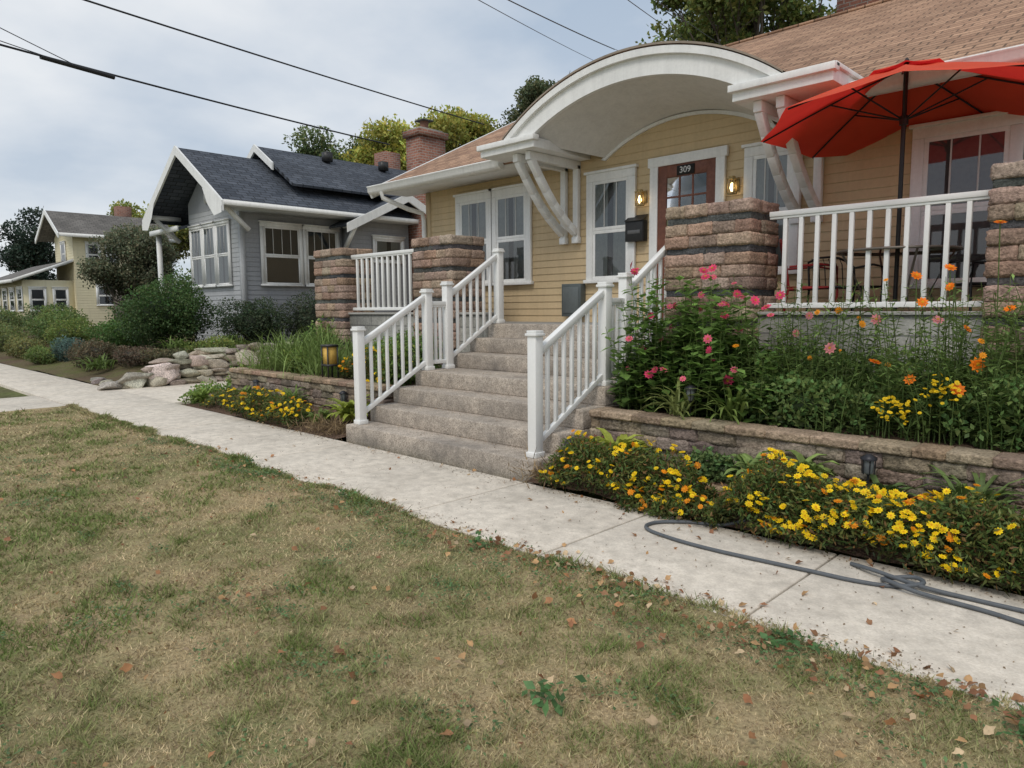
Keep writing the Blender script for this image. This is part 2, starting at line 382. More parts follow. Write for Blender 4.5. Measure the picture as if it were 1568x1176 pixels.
# sidewalk slabs
b=B();xcur=-1.53+1.33*6
while xcur>-90:
    b.box(xcur-1.33+.007,xcur-.007,3.13,4.42,-.12,.012+random.uniform(-.003,.003),(1,1,1),'walk');xcur-=1.33
b.build('sidewalk',bevel=.008)
b=B();b.box(-90,8,3.14,4.41,-.14,-.012,(.09,.07,.05),'mulch');b.build('sidewalk_base')
b=B()
for y0,y1 in ((-12,-6),(-6,-1.5),(-1.5,3.12),(4.43,9),(9,14),(14,19),(19,26)):
    xr=-12.22 if y0>4 else LX
    for x0,x1 in ((-15.2,-14.1),(-14.08,xr)):
        b.box(x0,x1-.008,y0,y1-.01,-.1,.008+random.uniform(-.002,.002),(1,1,1),'walk')
b.build('driveway',bevel=.005)

# ------------------------------------------------------------------ steps
tops=[.18,.37,.56,.75,.94,1.13];ys=[4.55,4.9,5.25,5.6,6.2,6.55]
b=B()
for i,(t,y0) in enumerate(zip(tops,ys)):
    b.box(-7.22,-4.2,y0,6.9,(tops[i-1]-.002 if i else -.05),t,(1,1,1),'steps')
b.box(-7.22,-4.2,6.9,7.05,0,1.318,(1,1,1),'steps')
b.build('concrete_steps',bevel=.014)
def post(b,x,y,z,h=1.1,s=.1):
    b.box(x-s/2,x+s/2,y-s/2,y+s/2,z,z+h,W,'vinyl');b.box(x-s*.66,x+s*.66,y-s*.66,y+s*.66,z+h,z+h+.025,W,'vinyl')
    b.box(x-s*.55,x+s*.55,y-s*.55,y+s*.55,z+h+.025,z+h+.05,W,'vinyl')
    b.box(x-s*.62,x+s*.62,y-s*.62,y+s*.62,z+.001,z+.05,W,'vinyl')
def railrun(b,p0,p1,z0a,z0b,hl,hh,sp=.115,bw=.034):
    p0=np.array(p0,float);p1=np.array(p1,float);L=np.linalg.norm(p1-p0);n=max(1,int(round(L/sp))-1)
    A=np.array((*p0,z0a));C=np.array((*p1,z0b))
    b.beam(A+(0,0,hh),C+(0,0,hh),.065,.05,W,'vinyl');b.beam(A+(0,0,hh-.035),C+(0,0,hh-.035),.045,.03,W,'vinyl');b.beam(A+(0,0,hl),C+(0,0,hl),.045,.05,W,'vinyl')
    for i in range(1,n+1):
        t=i/(n+1);q=A*(1-t)+C*t;b.box(q[0]-bw/2,q[0]+bw/2,q[1]-bw/2,q[1]+bw/2,q[2]+hl,q[2]+hh-.02,W,'vinyl')
for x in (-7.1,-4.30):
    b=B()
    post(b,x,4.69,.18,1.1);post(b,x,5.72,.75,.98);post(b,x,6.06,.75,1.08);post(b,x,7.0,1.32,.98)
    railrun(b,(x,4.74),(x,5.67),.2,.73,.12,.95)
    railrun(b,(x,5.77),(x,6.01),.75,.75,.1,.85,.09)
    railrun(b,(x,6.11),(x,6.95),.78,1.30,.12,.95)
    b.build('stair_railing',bevel=.004)

# ------------------------------------------------------------------ porch
porch=empty('front_porch',(-6,7.5,0))
b=B()
b.box(-11.68,-7.25,6.9,7.06,0,1.44,(1,1,1),'block');b.box(-4.17,3,6.9,7.06,0,1.44,(1,1,1),'block')
b.box(-11.68,-11.5,7.06,8.3,0,1.44,(1,1,1),'block')
b.build('block_foundation',porch)
b=B();b.box(-11.5,3,7.07,8.3,.2,1.315,(.34,.33,.31),'concrete')
b.box(-11.72,-7.24,6.87,7.09,1.442,1.475,(.40,.39,.36),'concrete');b.box(-4.18,3,6.87,7.09,1.442,1.475,(.40,.39,.36),'concrete')
b.build('porch_deck',porch,bevel=.005)
def pillar(x0,x1,y0,y1,ztop,z0=.4):
    b=B();z=ztop;seq=['b','d','b','b','d','b','b','b','d','b','b','d','b','b','b','d','b','b','b'];o=0
    for s in seq:
        h=.122 if s=='b' else .072
        zb=max(z-h,z0)
        if s=='b':
            n=random.choice((3,4,4))
            cuts=[x0]+sorted([x0+(x1-x0)*(i+random.uniform(-.18,.18)+(.25 if o%2 else -.1))/n for i in range(1,n)])+[x1]
            o+=1
            for i in range(n):
                yc=(y0+y1)/2+random.uniform(-.1,.1);of=random.uniform(-.010,.008)
                for a,c in ((y0+of,yc-.002),(yc+.002,y1)):
                    rock(b,cuts[i]+.002,cuts[i+1]-.002,a,c,zb+.002,z-.002,random.choice(((.37,.265,.20),(.32,.225,.17),(.41,.31,.24),(.36,.27,.21))),.013)
        else:
            for i in range(2):
                xa=x0+(x1-x0)*i/2;rock(b,xa+.001+.012*(i==0),xa+(x1-x0)/2-.001-.012*(i==1),y0+.014,y1-.014,zb-.003,z+.003,(.10,.10,.10),.004)
        z=zb
        if z<=z0: break
    b.box(x0+.02,x1-.02,y0+.02,y1-.02,z0,ztop-.02,(.15,.13,.11),'concrete')
    return b.build('stone_pillar')
pillar(-4.24,-3.27,6.7,7.33,2.58);pillar(-8.75,-7.82,6.78,7.42,2.58);pillar(-11.62,-10.7,6.78,7.42,2.58);pillar(-1.30,-.36,6.7,7.33,2.62)
for (x0,x1) in ((-3.2,-1.33),(-10.68,-8.77),(-.28,2.9)):
    b=B();railrun(b,(x0,6.98),(x1,6.98),1.475,1.475,.06,.96,.15,.04);b.build('porch_railing',bevel=.004)

# ------------------------------------------------------------------ main house
house=empty('tan_bungalow_house',(-4,12,0))
YW=8.3
def boards(b,u0,u1,z0,z1,e,col,mat,depth=.010):
    z=z0
    while z<z1-1e-4:
        zt=min(z+e,z1)
        V=[(u0,depth,z),(u1,depth,z),(u1,depth-.003,zt),(u0,depth-.003,zt),(u0,0,z),(u1,0,z)]
        b.add(V,[(0,1,2,3)],jit(col,.012),mat)
        # narrow shadow gap under each lap
        b.add([(u0,depth+.004,z),(u1,depth+.004,z),(u1,depth+.003,z+.012),(u0,depth+.003,z+.012),(u0,depth-.003,z),(u1,depth-.003,z)],[(0,1,2,3),(4,5,1,0)],tuple(c*.98 for c in col),mat);z=zt
Tf=lambda y:(lambda V:np.stack([V[:,0],y-V[:,1],V[:,2]],1))
Ts=lambda x:(lambda V:np.stack([x+V[:,1],V[:,0],V[:,2]],1))
tan=(.62,.475,.285)
b=B();b.T=Tf(YW);boards(b,-10.2,4,1.2,3.62,.105,tan,'siding');boards(b,-6.8,-3.4,3.62,4.1,.105,tan,'siding')
b.T=None;b.box(-10.2,4,YW+.002,19.8,0,3.60,tan,'siding');b.box(-10.24,-10.12,YW-.03,YW+.1,1.2,3.6,tan,'siding')
b.add([(-10.2,YW,3.6),(-10.2,19.8,3.6),(-10.2,14.1,6.6)],[(0,1,2)],tan,'siding')
b.box(-6.8,-3.4,YW+.002,YW+.03,3.6,4.1,tan,'siding')
b.build('walls',house)
def window(b,u0,u1,z0,z1,back='dark',grid=0,trim=.11,dbl=True,crown=True):
    b.box(u0,u1,-.0,.045,z1-trim,z1,W,'white')
    if crown:b.box(u0-.03,u1+.03,.0,.07,z1,z1+.035,W,'white')
    b.box(u0,u0+trim,0,.045,z0,z1-trim-.002,W,'white');b.box(u1-trim,u1,0,.045,z0,z1-trim-.002,W,'white')
    b.box(u0-.03,u1+.03,0,.075,z0-.05,z0-.002,W,'white')
    a,c=u0+trim,u1-trim;zt=z1-trim;zm=(z0+zt)/2;s=.045
    bk={'dark':(.05,.055,.06),'blind':(.33,.34,.34),'curtain':(.36,.36,.35),'pink':(.20,.15,.15)}[back]
    b.add([(a,.020,z0),(c,.020,z0),(c,.020,zt),(a,.020,zt)],[(0,1,2,3)],(.04,.045,.05),'plain')
    if back!='dark':
        nseg=24
        for (p,q) in (((a,a+(c-a)*.42),(c-(c-a)*.42,c)) if back=='curtain' else ((a,c),)):
            us=np.linspace(p,q,nseg);dn=.0235+.0025*np.sin(np.arange(nseg)*1.9)
            lo=z0 if back!='blind' else z0+(zt-z0)*.35
            b.strip([(u,d,lo) for u,d in zip(us,dn)],[(u,d,zt) for u,d in zip(us,dn)],bk,'plain')
    halves=((z0,zm,.030),(zm,zt,.034)) if dbl else ((z0,zt,.03),)
    for lo,hi,n in halves:
        b.box(a,c,.026,n+.004,lo,lo+s,W,'white');b.box(a,c,.026,n+.004,hi-s,hi,W,'white')
        b.box(a,a+s,.026,n+.002,lo+s,hi-s,W,'white');b.box(c-s,c,.026,n+.002,lo+s,hi-s,W,'white')
        b.add([(a+s,n-.002,lo+s),(c-s,n-.002,lo+s),(c-s,n-.002,hi-s),(a+s,n-.002,hi-s)],[(0,1,2,3)],W,'glass')
    if grid:
        for i in range(1,grid):
            u=a+(c-a)*i/grid;b.box(u-.008,u+.008,.026,.037,zm+s,zt-s,(.6,.6,.58),'white')
b=B();b.T=Tf(YW-.02)
window(b,-9.40,-8.5,1.95,3.43,'curtain',3);window(b,-8.52,-7.64,1.95,3.43,'curtain',3)
window(b,-6.54,-5.70,1.93,3.42,'curtain',3);window(b,-4.13,-3.45,1.95,3.42,'curtain',3)
window(b,-2.3,-1.35,1.75,3.32,'pink',3);window(b,-1.33,-.3,1.75,3.32,'pink',3)
b.build('windows',house,bevel=.003)
b=B();b.T=Tf(YW-.02);u0,u1=-5.46,-4.38;zt=3.37
b.box(u0,u0+.12,0,.05,1.32,zt,W,'white');b.box(u1-.12,u1,0,.05,1.32,zt,W,'white');b.box(u0-.03,u1+.03,0,.055,zt-.002,zt+.12,W,'white')
dc=(.17,.065,.04);a,c=u0+.12,u1-.12
b.box(a,c,0,.02,1.34,zt,dc,'wood')
for p,q,lo,hi in ((a,a+.13,1.34,zt),(c-.13,c,1.34,zt),(a+.13,c-.13,zt-.16,zt),(a+.13,c-.13,1.34,1.6),(a+.13,c-.13,2.28,2.44)):
    b.box(p,q,.02,.035,lo+.001,hi-.001,dc,'wood')
b.box(a+.14,c-.14,.0205,.024,2.45,zt-.17,(.08,.09,.1),'plain');b.box(a+.135,c-.135,.0245,.027,2.445,zt-.165,W,'glass')
for i in (1,2):
    u=a+.13+(c-a-.26)*i/3;b.box(u-.012,u+.012,.02,.034,2.44,zt-.16,dc,'wood')
    z=2.44+(zt-.16-2.44)*i/3;b.box(a+.13,c-.13,.02,.033,z-.012,z+.012,dc,'wood')
b.box(a+.2,c-.2,.02,.03,1.7,2.2,(.12,.045,.03),'wood');b.box(c-.09,c-.06,.035,.075,2.26,2.3,(.5,.4,.2),'metal')
b.build('front_door',house,bevel=.003)
b=B();b.T=Tf(YW-.02);b.box(-5.05,-4.80,.036,.05,3.22,3.34,(.03,.03,.03),'plain');o=b.build('house_number_plate',house)
tx=bpy.data.curves.new('numerals','FONT');tx.body='309';tx.size=.11;tx.extrude=.003;tx.align_x='CENTER'
o=bpy.data.objects.new('numerals',tx);o.location=(-4.925-house.location.x,YW-.076-house.location.y,3.245);o.rotation_euler=(math.radians(90),0,0);scene.collection.objects.link(o)
wm=bpy.data.materials.new('numeral_white');wm.use_nodes=True;wm.node_tree.nodes['Principled BSDF'].inputs['Base Color'].default_value=(.7,.7,.7,1)
tx.materials.append(wm);o.parent=house
for x in (-5.58,-4.25):
    b=B();b.T=Tf(YW-.02)
    br=(.45,.33,.15);b.box(x-.045,x+.045,0,.02,2.93,3.09,br,'metal');b.beam((x,.02,3.05),(x,.09,3.08),.015,.015,br,'metal')
    b.box(x-.05,x+.05,.05,.15,3.06,3.075,br,'metal');b.box(x-.03,x+.03,.07,.13,3.075,3.1,br,'metal')
    for dx in(-.042,.042):
        for dn in (.058,.142): b.box(x+dx-.005,x+dx+.005,dn-.005,dn+.005,2.9,3.06,br,'metal')
    b.box(x-.045,x+.045,.055,.145,2.885,2.9,br,'metal')
    b.tube([(x,.1,2.92),(x,.1,2.96),(x,.1,3.02)],[.012,.028,.012],(1,1,1),'bulb',8)
    b.build('wall_lantern')
b=B();b.T=Tf(YW-.02);k=(.03,.03,.03);b.box(-5.80,-5.52,.0,.12,2.42,2.70,k,'metal');b.add([(-5.81,0,2.78),(-5.51,0,2.78),(-5.51,.14,2.69),(-5.81,.14,2.69)],[(0,1,2,3)],k,'metal')
b.box(-5.76,-5.56,.12,.125,2.52,2.57,(.12,.12,.12),'metal');b.build('mailbox',bevel=.01)
b=B();b.T=Tf(YW-.02);b.box(-6.94,-6.58,0,.12,1.4,1.88,(.12,.14,.14),'metal');b.box(-6.91,-6.61,.12,.13,1.45,1.83,(.16,.18,.18),'metal');b.build('utility_box',bevel=.008)
# roof
s=.49;YR=14.1;XL=-10.87
zr=lambda y:3.69+s*(y-7.6)
b=B()
def roofq(x0,x1,y0,y1): b.slab([(x0,y0,zr(y0)),(x1,y0,zr(y0)),(x1,y1,zr(y1)),(x0,y1,zr(y1))],.05,(1,1,1),'roof')
roofq(XL,-6.9,7.55,8.32);roofq(-3.3,4.5,7.55,8.32);roofq(XL,4.5,8.32,YR)
b.slab([(XL,YR,zr(YR)),(4.5,YR,zr(YR)),(4.5,20.6,zr(7.6)),(XL,20.6,zr(7.6))],.05,(1,1,1),'roof')
b.box(XL,4.5,YR-.08,YR+.08,zr(YR)-.03,zr(YR)+.015,(1,1,1),'roof')
b.build('roof_shingles',house)
b=B()
b.box(XL+.05,-6.9,7.58,8.3,3.60,3.62,W,'white');b.box(-3.25,4.4,7.58,8.3,3.60,3.62,W,'white')
for x0,x1 in ((XL,-7.55),(-2.66,4.4)):
    b.box(x0,x1,7.56,7.58,3.55,3.66,W,'white')
    pr=[(7.555,3.56),(7.50,3.56),(7.46,3.60),(7.455,3.67),(7.44,3.68),(7.44,3.695),(7.47,3.695),(7.555,3.67)]
    A=[(x0,y,z) for y,z in pr];C=[(x1,y,z) for y,z in pr];b.strip(A,C,W,'white');b.poly(A,W,'white');b.poly(C,W,'white')
b.slab([(XL-.05,7.5,zr(7.5)+.01),(XL+.01,7.5,zr(7.5)+.01),(XL+.01,YR,zr(YR)+.01),(XL-.05,YR,zr(YR)+.01)],.16,W,'white')
b.build('eaves_and_gutters',house)
b=B();b.tube([(-10.5,7.5,3.57),(-10.5,7.52,3.47),(-10.35,7.95,3.30),(-10.26,8.2,3.24),(-10.26,8.24,3.1),(-10.26,8.24,1.4)],.042,W,'white',8);b.build('downspout',house)
xc=-5.10
def arc(hw,z0,rise,y,n=48,x=None):
    x=xc if x is None else x
    Rr=(hw*hw+rise*rise)/(2*rise);a=math.asin(min(1,hw/Rr))
    return [(x+Rr*math.sin(t),y,z0+rise-Rr+Rr*math.cos(t)) for t in np.linspace(-a,a,n)]
b=B();YF=7.1
oF=arc(1.90,3.78,.63,YF);iF=arc(1.58,3.72,.45,YF)
b.strip(iF,oF,W,'white')
b.strip(iF,[(x,YF+.06,z) for x,y,z in iF],W,'white')
wallA=arc(1.23,3.62,.38,YW-.025,x=-5.0)
b.strip([(x,YF+.06,z) for x,y,z in iF],[(x,YF+.06,z+.02) for x,y,z in iF],W,'white')
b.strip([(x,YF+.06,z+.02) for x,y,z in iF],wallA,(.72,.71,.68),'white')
wa2=arc(1.30,3.60,.39,YW-.04,x=-5.0);wa3=arc(1.23,3.58,.37,YW-.04,x=-5.0);b.strip(wa2,wa3,W,'white');b.strip(wa3,[(x,YW-.01,z) for x,y,z in wa3],W,'white')
o2=arc(1.94,3.80,.66,YF-.05);o3=arc(1.87,3.765,.615,YF-.05);b.strip(o3,o2,W,'white');b.strip(o3,[(x,YF,z) for x,y,z in o3],W,'white');b.strip(o2,[(x,YF+.1,z) for x,y,z in o2],W,'white')
for sx in (-1,1):
    xa,xb=xc+sx*1.40,xc+sx*2.42
    x0,x1=min(xa,xb),max(xa,xb)
    b.box(x0,x1,YF-.02,YW-.02,3.64,3.765,W,'white')
    b.box(x0-.03,x1+.03,YF-.07,YF+.05,3.73,3.80,W,'white')
    b.box(min(xc+sx*1.9,xb)-.03,max(xc+sx*1.9,xb)+.03,YF-.02,YW,3.767,3.81,W,'white')
    for off in (1.62,1.86) :
        x=xc+sx*off
        b.beam((x,YF+.1,3.58),(x,YW-.02,3.58),.09,.11,W,'white')
        b.beam((x,YW-.06,3.58),(x,YW-.06,2.55),.09,.07,W,'white')
        b.box(x-.055,x+.055,YW-.11,YW-.02,2.47,2.56,W,'white')
        P=[(x,YF+.16+(YW-.10-YF-.16)*t,3.54-.92*t-.10*math.sin(math.pi*t)) for t in np.linspace(0,1,7)]
        for p,q in zip(P[:-1],P[1:]): b.beam(p,q,.085,.10,W,'white')
b.build('arched_portico',house,bevel=.004)
b=B();t0=arc(1.95,3.805,.67,YF-.06);t1=arc(1.95,3.805,.67,10.2);b.strip(t0,t1,(1,1,1),'roof')
t2=arc(1.95,3.825,.675,YF-.06);t3=arc(1.95,3.825,.675,10.2);b.strip(t2,t3,(1,1,1),'roof');b.strip(t0,t2,(.3,.25,.2),'plain')
b.build('portico_shingles',house)
b=B();b.box(-5.4,-4.4,14.3,15.1,6,8.8,(1,1,1),'brick');b.build('chimney',house)

# ------------------------------------------------------------------ umbrella, table, chairs
cx,cy=-2.16,7.45
um=empty('patio_umbrella',(cx,cy,1.32))
b=B();n=8;Rr=1.28;zt=3.73;V=[];F=[];NA=6;NR=7;T=n*NA
tx_,ty_=.055,-.05
def cz(k,dx,dy): return zt-.48*k**1.15+dx*tx_+dy*ty_
for i in range(NR+1):
    k=i/NR
    for j in range(T):
        a=2*math.pi*(j+2)/T;ph=(j%NA)/NA;sc=1-(.10*math.sin(math.pi*ph))*k
        dx,dy=math.cos(a)*Rr*k*sc,math.sin(a)*Rr*k*sc
        V.append((cx+dx,cy+dy,cz(k,dx,dy)-.03*math.sin(math.pi*ph)*k*(1-k)*4))
for i in range(NR):
    for j in range(T):F.append((i*T+j,i*T+(j+1)%T,(i+1)*T+(j+1)%T,(i+1)*T+j))
V=np.array(V)
b.add(V,F,(1,1,1),'fabric')
V2=np.concatenate([V[:T],V[2*T:3*T]]);V2[:,2]+=.035
b.add(V2,[(j,(j+1)%T,T+(j+1)%T,T+j) for j in range(T)],(1,1,1),'fabric')
b.build('canopy',um,smooth=False)
b=B();k=(.03,.028,.028)
b.tube([(cx,cy,1.33),(cx,cy,zt+.05)],.021,k,'metal',10);b.tube([(cx,cy,zt+.03),(cx,cy,zt+.07)],[.028,.01],k,'metal',8)
b.tube([(cx,cy,3.20),(cx,cy,3.28)],.04,k,'metal',10)
for j in range(n):
    a=2*math.pi*(j*NA+2)/T
    def f(t): dx,dy=math.cos(a)*Rr*t,math.sin(a)*Rr*t;return (cx+dx,cy+dy,cz(t,dx,dy)-.02)
    b.tube([f(.02),f(.35),f(.7),f(.98)],.009,k,'metal',5);b.tube([(cx,cy,3.24),f(.5)],.008,k,'metal',5)
b.build('frame',um)
b=B();b.tube([(cx,cy,1.32),(cx,cy,1.40),(cx,cy,1.41)],[.24,.22,.04],k,'metal',20);b.build('base',um)
b=B();tb=(.16,.14,.12);rim=[(cx+.52*math.cos(t),cy+.52*math.sin(t),2.04) for t in np.linspace(0,2*math.pi,33)]
b.tube(rim,.014,tb,'metal',6);b.poly([(p[0],p[1],2.045) for p in rim[:-1]],(.3,.35,.33),'glass')
for a in (.6,2.17,3.74,5.31):
    c_,s_=math.cos(a),math.sin(a);b.tube([(cx+.5*c_,cy+.5*s_,2.03),(cx+.42*c_,cy+.42*s_,1.9),(cx+.3*c_,cy+.3*s_,1.65),(cx+.44*c_,cy+.44*s_,1.33)],.011,tb,'metal',6)
b.build('patio_table')
def chair(x,y,rot,col,h=.88):
    b=B();c_,s_=math.cos(rot),math.sin(rot)
    b.T=lambda V:np.stack([x+c_*V[:,0]-s_*V[:,1],y+s_*V[:,0]+c_*V[:,1],V[:,2]+1.32],1)
    for sx in(-.26,.26):
        b.tube([(sx,-.24,0),(sx,-.26,.35),(sx,-.25,.60),(sx,-.1,.63),(sx,.2,.61)],.013,col,'metal',6)
        b.tube([(sx,.26,0),(sx,.2,.4),(sx,.23,.62),(sx*.9,.28,h-.05)],.013,col,'metal',6)
        b.tube([(sx,-.25,.4),(sx,.22,.38)],.012,col,'metal',6)
    b.tube([(-.234,.28,h-.05),(-.12,.29,h),(0,.29,h+.01),(.12,.29,h),(.234,.28,h-.05)],.013,col,'metal',6)
    b.box(-.24,.24,-.24,.22,.385,.41,col,'metal')
    for u in np.linspace(-.2,.2,7): b.tube([(u,.215,.42),(u,.25,.65),(u*.95,.29,h-.01)],.006,col,'metal',5)
    b.build('patio_chair')
chair(-1.5,7.8,-.9,(.03,.03,.03),.80);chair(-2.75,7.75,.9,(.03,.03,.03),.72);chair(-3.05,7.6,2.0,(.30,.03,.03),.9)

# ------------------------------------------------------------------ beds
def frontbed(x,y):
    z=.03+.16*sst((y-4.42)/.9)
    z=z+.36*sst((y-5.40)/.06);return z+.02*vnoise(x*3,y*3)
terrain('garden_bed',-4.19,4,4.43,6.88,90,60,frontbed,'mulch',(.15,.10,.07))
terrain('garden_bed',-12.15,-7.23,4.43,8.3,90,70,lambda x,y:frontbed(x,y)*sst((x+12.15)/.5)-.02,'mulch',(.15,.10,.07))
def rwall(x0,x1,y,z0,z1,name='retaining_wall',depth=.22):
    b=B();z=z0;nc=max(1,round((z1-z0)/.11));h=(z1-z0)/nc
    for c in range(nc):
        x=x0-random.uniform(0,.2)
        while x<x1:
            L=random.choice((.2,.26,.3,.34));a=max(x,x0);e=min(x+L,x1)
            if e-a>.04:
                top=c==nc-1;of=random.uniform(-.016,.016)
                hh=h*(.62 if top else 1)
                rock(b,a+.003,e-.003,y-(.035 if top else of),y+depth,z+.003,z+hh-.002,(.36,.27,.185) if top else random.choice(((.28,.225,.175),(.33,.265,.20),(.23,.185,.15))),.006 if top else .022)
            x+=L
        z+=h
    b.build(name)
rwall(-4.1,3.5,5.25,.08,.62);rwall(-11.75,-7.4,5.22,.08,.60)
rwall(-4.1,-3.3,4.75,.0,.16);rwall(-3.0,-1.2,4.95,.05,.20);rwall(-12,-10.6,4.78,.02,.22);
def yardf(x,y):
    z=.02+.62*sst((y-4.45)/2.6)+.03*vnoise(x,y)
    z=z*sst((-15.22-x)/.3) - .04*(1-sst((-15.22-x)/.3));return z
terrain('neighbor_yard',-90,-15.2,4.43,70,420,110,yardf,'yard')
b=B()
for y in np.arange(4.45,9.5,.34):
    hh=.08+.60*float(sst((y-4.2)/2.2))
    z=0.0
    while z<hh:
        rz=random.uniform(.06,.14);boulder(b,(-15.25+random.uniform(-.07,.07)-z*.3,y+random.uniform(-.12,.12),z+rz*.7),(random.uniform(.16,.26),random.uniform(.2,.36),rz),random.choice(((.45,.40,.32),(.38,.34,.27),(.52,.47,.39))));z+=rz*1.4
for c,r in (((-15.3,5.35,.26),(.30,.40,.27)),((-15.28,4.75,.12),(.26,.28,.17)),((-15.4,6.2,.40),(.3,.36,.24)),((-15.35,7.1,.5),(.28,.36,.2))):
    boulder(b,c,r,(.60,.545,.45))
for x in np.arange(-15.5,-17.5,-.42):
    boulder(b,(x,4.60+random.uniform(-.08,.12),.04),(.25,.17,random.uniform(.07,.12)),(.36,.33,.29))
b.build('rock_wall',smooth=False)

# ------------------------------------------------------------------ plants
def strapplant(b,c,n,L,w,col,spread=1.,seg=5,droop=1.,jc=.25,up=1.):
    cs=np.array(c,float)
    for i in range(n):
        az=random.uniform(0,2*math.pi);l=L*random.uniform(.6,1.15)
        el=math.radians(30)+math.radians(55)*random.random()**.7*up
        p=cs+np.array((random.gauss(0,.04*spread),random.gauss(0,.04*spread),0));d=np.array((math.cos(az),math.sin(az)))
        sd=np.array((-d[1],d[0],0));A=[];Bq=[];e=el
        for k in range(seg+1):
            t=k/seg;ww=w*(math.sin(math.pi*min(.08+t*.92,1))**.7)
            A.append(p+sd*ww/2+np.array((0,0,ww*.25)));Bq.append(p-sd*ww/2+np.array((0,0,ww*.25)))
            p=p+np.array((d[0]*math.cos(e),d[1]*math.cos(e),math.sin(e)))*l/seg;e-=droop*(.25+.25*t)*random.uniform(.8,1.2)
        cc=np.array(col)*random.uniform(1-jc,1+jc);mid=[(a+q)/2-np.array((0,0,w*.12)) for a,q in zip(A,Bq)]
        b.strip(A,mid,cc,'leaf');b.strip(mid,Bq,cc*.9,'leaf')
def flower_tpl(np_=9,cup=.15,layers=2):
    V=[];F=[];typ=[]
    for l in range(layers):
        s=1-.4*l;zz=.12*l
        for i in range(np_):
            a=2*math.pi*(i+.5*l)/np_;h=math.pi/np_*.95;k=len(V)
            V+= [(0,0,zz),(s*.7*math.cos(a-h),s*.7*math.sin(a-h),zz+cup*.5),(s*math.cos(a),s*math.sin(a),zz+cup*.6),(s*.7*math.cos(a+h),s*.7*math.sin(a+h),zz+cup*.5)]
            F.append((k,k+1,k+2,k+3));typ.append(l)
    k=len(V);m=6
    for i in range(m):
        a=2*math.pi*i/m;V.append((.24*math.cos(a),.24*math.sin(a),.12*layers))
    V.append((0,0,.12*layers+.1))
    for i in range(0,m,2): F.append((k+i,k+(i+1)%m,k+(i+2)%m,k+m));typ.append(9)
    return V,F,np.array(typ)
FL=flower_tpl()
def flowers(b,P,size,petal,centre,nrm=None,inner=None,jc=.15):
    P=np.array(P,float);n=len(P)
    if n==0: return
    if nrm is None:nrm=np.array((.15,-.35,.9))
    nv=R.normal(size=(n,3))*.38+nrm
    V,F,typ=FL;C=np.zeros((n,len(F),3));f=R.uniform(1-jc,1+jc,n)[:,None]
    pet=np.array(petal);pet=np.tile(pet,(n,1)) if pet.ndim==1 else pet
    C[:]=(pet*f)[:,None,:];C[:,typ==1]=((pet if inner is None else np.tile(inner,(n,1)))*f*.9)[:,None,:];C[:,typ==9]=np.array(centre)
    scatter(b,V,F,P,R.uniform(.75,1.2,n)*size,frame_rot(nv),C,'petal')
def marigolds(x0,x1,y0,y1,zb,h,nleaf,nfl,orange=.15,name='marigold_plants',fs=.026):
    b=B();n=nleaf
    x=R.uniform(x0,x1,n);y=R.uniform(y0,y1,n)
    def H(x,y):
        e=np.minimum(np.minimum((x-x0),(x1-x))/.22,np.minimum(y-y0-.06*np.sin(x*6),y1-y)/.2);e=np.sqrt(np.clip(e,0.03,1))
        return h*e*(.62+.75*pn(x,y,3.3))
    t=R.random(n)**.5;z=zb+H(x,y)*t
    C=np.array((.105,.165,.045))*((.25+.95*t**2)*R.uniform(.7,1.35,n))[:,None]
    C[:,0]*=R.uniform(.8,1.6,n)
    br_=R.random(n)<.10;C[br_]=np.array((.26,.15,.06))*R.uniform(.6,1.2,br_.sum())[:,None]
    LN=([(0,0,0),(.15,.45,.06),(0,1,0),(-.15,.45,.06)],[(0,1,2,3)])
    scatter(b,*LN,np.stack([x,y,z],1),R.uniform(.025,.06,n),rrot(n),C,'leaf')
    m=nfl;x=R.uniform(x0+.03,x1-.03,m);y=y0+.02+(y1-y0-.04)*R.random(m)
    cl=pn(x,y,4.2)>.28;x=x[cl];y=y[cl];m=len(x)
    fr=R.random(m)<.35;y[fr]=R.uniform(y0+.01,y0+.12,fr.sum())
    lo=np.where(fr,R.uniform(.35,1,m),1.);z=zb+H(x,y)*lo+R.uniform(0,.05,m)
    ye=np.array((.92,.66,.015));orr=np.array((.78,.28,.012));mk=R.random(m)<orange
    pet=np.where(mk[:,None],orr,ye)
    flowers(b,np.stack([x,y,z],1),fs,pet,(.75,.36,.01))
    k=m//3;x=R.uniform(x0,x1,k);y=R.uniform(y0,y1,k)
    flowers(b,np.stack([x,y,zb+H(x,y)*.9],1),.013,(.36,.18,.03),(.15,.07,.02))
    b.build(name)
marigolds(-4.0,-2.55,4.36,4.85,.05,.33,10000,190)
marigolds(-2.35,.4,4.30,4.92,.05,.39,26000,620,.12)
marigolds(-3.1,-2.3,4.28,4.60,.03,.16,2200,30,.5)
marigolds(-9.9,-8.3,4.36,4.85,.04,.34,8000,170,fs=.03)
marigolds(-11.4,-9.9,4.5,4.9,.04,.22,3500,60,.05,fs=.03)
marigolds(-9.0,-7.5,5.5,6.1,.5,.38,6000,120,.3,fs=.03)
